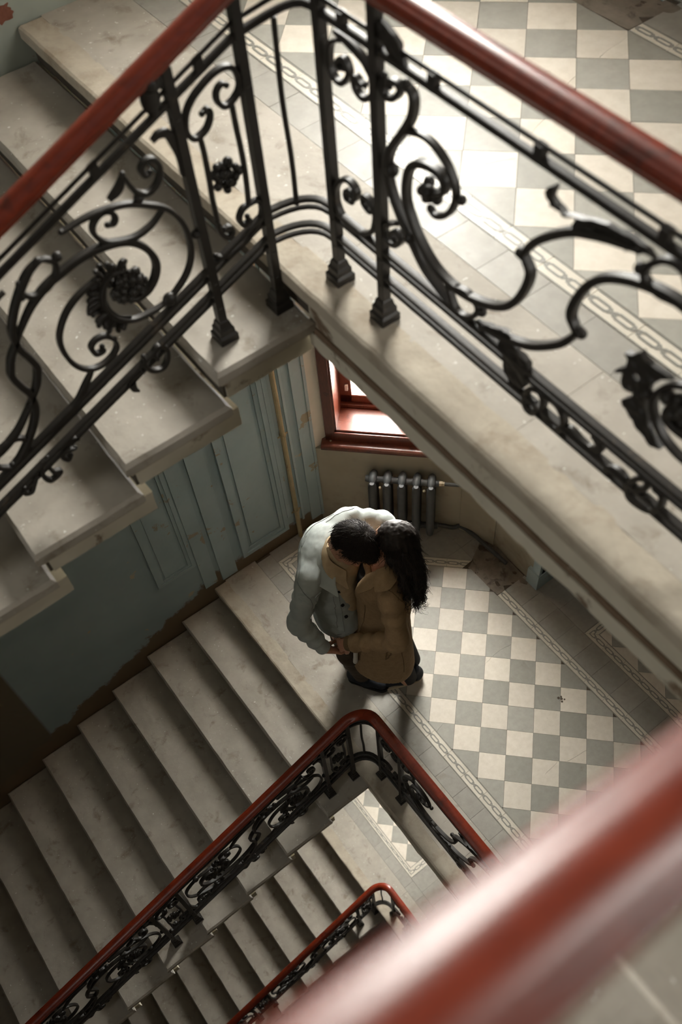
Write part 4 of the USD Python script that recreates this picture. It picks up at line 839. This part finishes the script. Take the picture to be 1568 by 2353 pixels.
for i in pick:
    if vv[i] @ mf[2] < (np.array(mh) - mf[2] * .05) @ mf[2]: continue
    o = vv[i] - crn; t = o - vn[i] * np.dot(o, vn[i]); t = t / (np.linalg.norm(t) + 1e-6) + np.array([rg.gauss(0, .25) for _ in range(3)]); L = rg.uniform(.014, .026)
    st.append([vv[i] - vn[i] * .001, vv[i] + t * L * .5 + vn[i] * .004, vv[i] + t * L + vn[i] * .003])
fibres('short_strands', st, .0016, hman)
# tan hooded shirt under the jacket
S = SDF((-.75, -1.10, .86), (-.20, -.45, 1.56), .0075)
S.cone((-.475, -.82, 1.02), (-.475, -.79, 1.33), .110, .125, .05, squash=((1, .3, 0), 1.22)); S.cone((-.500, -.805, 1.39), (-.462, -.815, 1.452), .084, .074, .03)
S.cone((-.47, -.80, 1.455), (-.44, -.81, 1.60), .054, .056, .012, cut=True); S.noise(.006, 16, 5); S.above(1.0)
obj('shirt', world(S.mesh()), 'shirt_tan', man, smooth=True)
# jacket: shell over the back and shoulders, open at the front (towards the woman)
S = SDF((-.86, -1.22, .80), (.06, -.36, 1.56), .0062)
S.cone((-.510, -.845, .86), (-.530, -.80, 1.12), .148, .142, .05, squash=((1, .25, 0), 1.15), wr=.004, wf=70); S.cone((-.530, -.80, 1.12), (-.548, -.775, 1.32), .142, .145, .05, squash=((1, .3, 0), 1.15))
S.cone((-.595, -.90, 1.375), (-.505, -.650, 1.390), .066, .066, .05); S.ell((-.575, -.775, 1.370), (.10, .16, .080), None, .05)
S.cone(mR['sh'], mR['el'], .066, .055, .035, wr=.0040, wf=75); S.cone(mR['el'], np.array(mR['wr']) + [-.012, .004, .02], .056, .041, .025, wr=.005, wf=85)
S.cone(mL['sh'], mL['el'], .064, .054, .035, wr=.0040, wf=75); S.cone(mL['el'], np.array(mL['wr']) + [-.03, .02, 0], .053, .041, .025, wr=.005, wf=85)
S.cone((-.475, -.815, 1.36), (-.43, -.83, 1.60), .078, .085, .02, cut=True); S.cone((-.255, -.85, 1.02), (-.295, -.832, 1.46), .030, .058, .015, cut=True)
S.noise(.0055, 13, 9, (1, 1, .6)); S.noise(.0040, 30, 3, (1, .6, 1.3)); S.above(.850)
jm = S.mesh()
obj_j = obj('jacket', world(jm.copy()), 'denim', man, smooth=True, label='pale washed denim jacket with dark buttons')
def strip(pts, w, th, nrm, mat_, name, par):
    P = catmull(pts, 5); m = ribbon(P, unit(nrm), w, th); return obj(name, world(m), mat_, par, smooth=35)
def collar_flap(pts, mat_, par, name='collar', th=.009):
    """A leaf of cloth: two edges lofted, with thickness."""
    a, b = catmull(pts[0], 5), catmull(pts[1], 5); rings = []
    for p, q in zip(a, b):
        t = unit(q - p); n = unit(np.cross(t, [0.3, .2, 1.0])); m = (p + q) / 2 + n * .010
        rings.append([p - n * th / 2, m - n * th / 2, q - n * th / 2, q + n * th / 2, m + n * th / 2, p + n * th / 2])
    return obj(name, world(loft(rings)), mat_, par, smooth=50)
collar_flap(([(-.478, -.925, 1.415), (-.545, -.885, 1.455), (-.560, -.800, 1.470), (-.530, -.720, 1.465), (-.470, -.690, 1.440)], [(-.455, -1.010, 1.345), (-.590, -.960, 1.415), (-.632, -.810, 1.435), (-.590, -.680, 1.440), (-.480, -.630, 1.420)]), 'denim', obj_j)
collar_flap(([(-.430, -.900, 1.400), (-.505, -.885, 1.470), (-.528, -.800, 1.487), (-.495, -.735, 1.480)], [(-.415, -.955, 1.330), (-.515, -.935, 1.432), (-.560, -.805, 1.455), (-.520, -.705, 1.455)]), 'shirt_tan', man, 'shirt_collar')
from scipy.spatial import cKDTree
class Snap:
    def __init__(s, mesh): s.v = np.array(mesh.vertices); s.n = np.array(mesh.vertex_normals); s.t = cKDTree(s.v)
    def __call__(s, P, off=0.0):
        P = np.atleast_2d(np.array(P, float)); _, i = s.t.query(P, k=6); w = s.v[i].mean(1); n = s.n[i].mean(1); n /= np.linalg.norm(n, axis=1, keepdims=True); return w + n * off, n
def seam(sn, pts, w, h, mat_, name, par, n=8):
    P, N = sn(catmull(pts, n), .0008); T = np.gradient(P, axis=0); T /= np.linalg.norm(T, axis=1, keepdims=True); B = np.cross(N, T)
    return obj(name, world(loft([[p - b * w / 2 - q * h, p - b * w / 2 + q * h, p + b * w / 2 + q * h, p + b * w / 2 - q * h] for p, q, b in zip(P, N, B)])), mat_, par, smooth=40)
def patch(sn, pts, mat_, name, par, th=.004, step=.008, **k):
    P = np.array(pts, float); c = P.mean(0); u, s_, vt = np.linalg.svd(P - c); poly = sg.Polygon((P - c) @ vt[:2].T).buffer(0)
    f = prism(poly, 0, .001); f = f.subdivide_to_size(step); v = np.array(f.vertices); top = v[:, 2] > .0005; q = c + v[:, :2] @ vt[:2]
    w, n = sn(q, 0.0); v3 = w + n * np.where(top, th, -.003)[:, None]; g = trimesh.Trimesh(v3, f.faces, process=False)
    if g.volume < 0: g.invert()
    return obj(name, world(g), mat_, par, smooth=60, **k)
SJ = Snap(jm)
for k in range(4):
    q, n = SJ((-.425 - .001 * k, -.975, 1.345 - .105 * k), .002); b = trimesh.creation.cylinder(.0095, .006, sections=12); b.apply_transform(trimesh.geometry.align_vectors([0, 0, 1], n[0])); b.apply_translation(q[0]); obj('button', world(b), 'cloth_black', obj_j, smooth=40)
for pts in ([(-.550, -1.02, 1.295), (-.505, -1.03, 1.262), (-.455, -1.02, 1.295)], [(-.660, -.93, 1.43), (-.605, -1.01, 1.36), (-.570, -1.04, 1.27), (-.575, -1.04, 1.20)], [(-.560, -1.03, 1.22), (-.535, -1.03, 1.10), (-.525, -1.02, .96)], [(-.475, -1.02, 1.22), (-.480, -1.02, 1.10), (-.485, -1.01, .96)],
            [(-.66, -.82, 1.41), (-.645, -.74, 1.42), (-.60, -.66, 1.44), (-.53, -.60, 1.45)], [(-.425, -.98, 1.34), (-.432, -1.0, 1.16), (-.44, -1.0, .92)], [(-.64, -1.02, .93), (-.55, -1.05, .895), (-.46, -1.02, .90)], [(-.56, -.66, 1.47), (-.50, -.60, 1.46), (-.43, -.56, 1.43)]):
    seam(SJ, pts, .0035, .0012, 'denim_seam', 'seam', obj_j)
patch(SJ, [(-.552, -1.03, 1.322), (-.450, -1.03, 1.322), (-.452, -1.03, 1.298), (-.502, -1.03, 1.270), (-.550, -1.03, 1.298)], 'denim', 'pocket_flap', obj_j)
patch(SJ, [(-.685, -.80, 1.38), (-.640, -.80, 1.42), (-.630, -.745, 1.43), (-.675, -.745, 1.385)], 'denim_seam', 'shoulder_patch', obj_j, .0015)
S = SDF((-.74, -1.04, .0), (-.33, -.56, 1.14), .008)
S.cone((-.53, -.80, .93), (-.53, -.80, .84), .112, .125, .04, squash=((1, .3, 0), 1.15))
for hx, hy in ((-.555, -.700), (-.500, -.900)):
    S.cone((hx, hy + .02, .90), (hx + .04, hy, .50), .078, .070, .03); S.cone((hx + .04, hy, .50), (hx + .08, hy + .065, .10), .070, .055, .02)
S.noise(.008, 14, 2); S.above(.05)
obj('trousers', world(S.mesh()), 'trousers_brown', man, smooth=True)
shoe((-.545, -.665), (-.270, -.630), 'shoe_navy', man, 'cloth_black'); shoe((-.505, -.820), (-.255, -.870), 'shoe_navy', man, 'cloth_black')
w0 = np.array(mL['wr']) + np.array([-.005, .005, 0]); dl = unit(np.array(mL['wr']) - mL['el']); obj('watch', world(tube([w0 - dl * .010, w0 - dl * .009, w0 + dl * .009, w0 + dl * .010], [.026, .031, .031, .026], 14)), 'steel', man, smooth=40, label='steel wrist watch')

# ---- the woman: camel coat, long wavy dark hair, her left hand in his
woman = thing('person', 'person in long camel coat with long wavy dark hair, leaning into the denim-clad one', 'person')
wL = dict(sh=(-.205, -.990, 1.325), el=(-.160, -1.085, 1.085), wr=(-.415, -1.050, .935))
wR = dict(sh=(-.235, -.680, 1.340), el=(-.34, -.640, 1.12), wr=(-.46, -.70, 1.10))
wh, wf = (-.212, -.800, 1.548), frame3((-.93, .10, .02), (.04, .06, 1.0))
S = SDF((-.62, -1.22, .0), (.06, -.52, 1.76), .0062)
head(S, wh, wf, .95)
S.cone((-.255, -.845, 1.37), np.array(wh) - wf[2] * .06 + wf[0] * -.005, .050, .046, .02); S.cone((-.25, -.84, .95), (-.265, -.84, 1.28), .09, .095, .05, squash=((1, 0, 0), 1.25)); S.cone(wL['sh'], wR['sh'], .040, .040, .04); S.ell((-.305, -.86, 1.295), (.040, .070, .050), None, .03)
for a in (wL, wR): S.cone(a['sh'], a['el'], .038, .032, .02); S.cone(a['el'], a['wr'], .032, .021, .01)
for hx, hy in ((-.245, -.765), (-.255, -.885)): S.cone((hx, hy, .90), (hx, hy, .48), .075, .050, .03); S.cone((hx, hy, .48), (hx + .10, hy + .04, .085), .050, .032, .01)
d = unit(np.array((-.490, -1.035, .855)) - wL['wr']); hand(S, np.array(wL['wr']) + d * .005, d, (-.1, .5, -.8), .85, -1, .0076, .078)
d = unit((-.5, -.2, .3)); hand(S, np.array(wR['wr']), d, (0, -.8, .2), .5, 1, .0076, .076)
obj('body', world(S.mesh()), 'skin', woman, smooth=True)
S = SDF((-.42, -1.10, 1.10), (.06, -.62, 1.76), .005)
Pw = lambda x, y, z: np.array(wh) + (wf[0] * x + wf[1] * y + wf[2] * z)
S.ell(Pw(-.018, 0, .026), (.098, .085, .100), wf, .01); S.ell(Pw(-.050, 0, -.02), (.07, .082, .10), wf, .03)
S.ell(Pw(.110, .01, -.050), (.078, .11, .100), wf, .015, cut=True)
S.cone(Pw(.07, 0, .118), Pw(-.05, 0, .134), .004, .004, .006, cut=True)         # parting
rg = random.Random(11); strands = []
for i in range(60):                           # locks falling over the shoulder and back
    a = rg.uniform(-.7, 1.0); st = np.array([-.165 + rg.uniform(-.055, .050), -.80 - .080 * a + rg.uniform(-.02, .02), 1.53 + rg.uniform(-.03, .05)])
    en = np.array([-.108 + rg.uniform(-.070, .050), -.885 + rg.uniform(-.085, .07), 1.265 + rg.uniform(-.03, .13)])
    pts = [st]; ph = rg.uniform(0, 6)
    for t in (.2, .4, .6, .8, 1.0):
        p = st + (en - st) * t + np.array([.038 * math.sin(math.pi * t), -.03 * math.sin(math.pi * t), 0]) + np.array([math.sin(ph + 9 * t), math.cos(ph + 9 * t), 0]) * .012 * (.4 + t); pts.append(p)
    for j in range(5): S.cone(pts[j], pts[j + 1], .0185 - .0028 * j, .0160 - .0026 * j, .008)
    for k in range(9):
        o = np.array([rg.gauss(0, 1), rg.gauss(0, 1), rg.gauss(0, .6)]); o *= .019 / np.linalg.norm(o); strands.append(catmull([p + o * (1 - .13 * j) + np.array([math.sin(ph + k + 7 * j), math.cos(ph + k + 5 * j), 0]) * .003 * (1 + j) for j, p in enumerate(pts)], 4))
S.ell((-.145, -.840, 1.39), (.055, .080, .14), None, .03); S.noise(.005, 46, 6, (1, 1, .35)); S.noise(.0035, 120, 2, (1, 1, .22))
hm = obj('hair', world(S.mesh()), 'hair_dark', woman, smooth=True, label='long wavy dark brown hair')
for i in range(260):                          # loose curls at the ends
    p = np.array([-.105 + rg.uniform(-.07, .055), -.89 + rg.uniform(-.08, .06), 1.285 + rg.uniform(-.06, .13)]); ph, rr = rg.uniform(0, 6), rg.uniform(.005, .014)
    strands.append(np.array([p + np.array([.02 * t + rr * math.cos(ph + 9 * t), -.01 * t + rr * math.sin(ph + 9 * t), -.06 * t]) for t in np.linspace(0, 1, 14)]))
hv, hn = S.mesh(), None; hn = np.array(hv.vertex_normals); hv = np.array(hv.vertices); crn = np.array(wh) + wf[2] * .13
for i in rg.sample(range(len(hv)), min(3600, len(hv))):
    if hv[i][2] > wh[2] + .075: continue
    o = hv[i] - crn; o[2] -= .12; t = o - hn[i] * np.dot(o, hn[i]); t = t / (np.linalg.norm(t) + 1e-6) + np.array([rg.gauss(0, .12) for _ in range(3)]); L = rg.uniform(.03, .06)
    strands.append([hv[i] - hn[i] * .001, hv[i] + t * L * .5 + hn[i] * .003, hv[i] + t * L + hn[i] * .0015])
fibres('loose_strands', strands, .0018, hm)
# dark top under the coat
S = SDF((-.50, -1.06, .9), (-.06, -.62, 1.40), .0075)
S.cone((-.265, -.845, .95), (-.285, -.845, 1.28), .115, .115, .05, squash=((1, 0, 0), 1.10)); S.ell((-.335, -.865, 1.395), (.080, .055, .060), None, .02, cut=True)
obj('top', world(S.mesh()), 'cloth_black', woman, smooth=True)
# coat
S = SDF((-.56, -1.24, .34), (.12, -.50, 1.46), .0060)
S.cone((-.262, -.855, 1.02), (-.272, -.845, 1.25), .132, .138, .05, squash=((1, 0, 0), 1.02)); S.cone((-.280, -.885, .42), (-.262, -.855, 1.02), .176, .132, .05, squash=((0, 1, 0), 1.12))
S.cone((-.212, -.955, 1.330), (-.228, -.715, 1.340), .056, .056, .04); S.ell((-.180, -.84, 1.27), (.075, .135, .105), None, .05)
S.cone(wL['sh'], wL['el'], .062, .058, .008, wr=.005, wf=70); S.cone(wL['el'], np.array(wL['wr']) + [.028, .002, .008], .058, .044, .010, wr=.007, wf=80)
S.cone(wR['sh'], wR['el'], .062, .055, .03, wr=.004); S.cone(wR['el'], np.array(wR['wr']) + [.02, 0, 0], .055, .044, .025, wr=.004)
S.cone((-.41, -.87, 1.46), (-.385, -.87, 1.20), .080, .030, .015, cut=True); S.cone((-.255, -.84, 1.385), (-.26, -.83, 1.5), .062, .07, .015, cut=True); S.cone((-.455, -.90, .40), (-.430, -.90, .66), .030, .010, .01, cut=True)
S.noise(.009, 7, 12, (1, 1, .3)); S.noise(.0045, 20, 14, (1, 1, .5))
S.plane((-.30, -.98, .435), (-.25, -.35, -1.0))
cmesh = S.mesh()
cm = obj('coat', world(cmesh.copy()), 'coat_camel', woman, smooth=True, label='long camel wool coat')
SC = Snap(cmesh)
up = lambda L: [tuple(np.array(q) + (-.014, -.022, .030)) for q in L]
lu = up([(-.352, -.905, 1.318), (-.325, -.902, 1.372), (-.295, -.896, 1.408), (-.258, -.890, 1.430)])
collar_flap((lu, [tuple(np.array(q) + o) for q, o in zip(lu, ((.004, -.052, -.012), (.008, -.068, -.020), (.012, -.072, -.026), (.006, -.064, -.022)))]), 'coat_camel', cm, 'lapel', .006)
collar_flap((up([(-.262, -.892, 1.436), (-.225, -.875, 1.445), (-.195, -.84, 1.44)]), up([(-.258, -.985, 1.390), (-.195, -.970, 1.405), (-.150, -.87, 1.405)])), 'coat_camel', cm, 'collar', .009)
collar_flap(([(-.395, -.800, 1.335), (-.355, -.795, 1.405), (-.310, -.80, 1.45)], [(-.390, -.745, 1.305), (-.345, -.73, 1.345), (-.29, -.735, 1.405)]), 'coat_camel', cm, 'lapel', .007)
for pts in ([(-.25, -.93, 1.36), (-.19, -.99, 1.36), (-.14, -1.00, 1.30)], [(-.355, -1.00, 1.20), (-.375, -1.0, 1.0), (-.405, -1.0, .60)], [(-.150, -.98, 1.22), (-.135, -.99, .98), (-.125, -1.0, .50)]): seam(SC, pts, .004, .0012, 'coat_dark', 'seam', cm)
cu = np.array(wL['wr']); dl = unit(cu - wL['el']); obj('cuff', world(tube([cu - dl * .016, cu - dl * .012, cu + dl * .014, cu + dl * .016], [.034, .0410, .0395, .033], 16)), 'coat_dark', cm, smooth=50)
for pts in ([(-.215, -1.05, .90), (-.222, -1.05, .80), (-.230, -1.06, .70)], [(-.235, -1.06, .70), (-.212, -1.06, .715), (-.190, -1.06, .755)], [(-.227, -1.06, .765), (-.205, -1.06, .790)]): seam(SC, pts, .007, .0025, 'coat_dark', 'pocket_welt', cm)
S = SDF((-.56, -1.06, .44), (-.26, -.80, .92), .008); S.cone((-.412, -.985, .58), (-.400, -.975, .82), .016, .014, .02, squash=((1, -1, 0), 1.3)); obj('skirt', world(S.mesh()), 'cloth_white', woman, smooth=True, label='white skirt edge showing at the coat front')
S = SDF((-.45, -1.05, .04), (-.03, -.62, .60), .008)
for hx, hy in ((-.225, -.755), (-.235, -.865)): S.cone((hx, hy, .56), (hx + .085, hy + .045, .09), .072, .056, .02)
obj('trousers', world(S.mesh()), 'cloth_black', woman, smooth=True)
shoe((-.070, -.765), (-.315, -.860), 'shoe_navy', woman); shoe((-.12, -.665), (-.36, -.720), 'shoe_navy', woman)
ec = Pw(.0, .078, -.055); obj('earring', world(cat([ball(ec, .006, 1), ball(ec - [0, 0, .012], .004, 1)])), 'steel', woman)
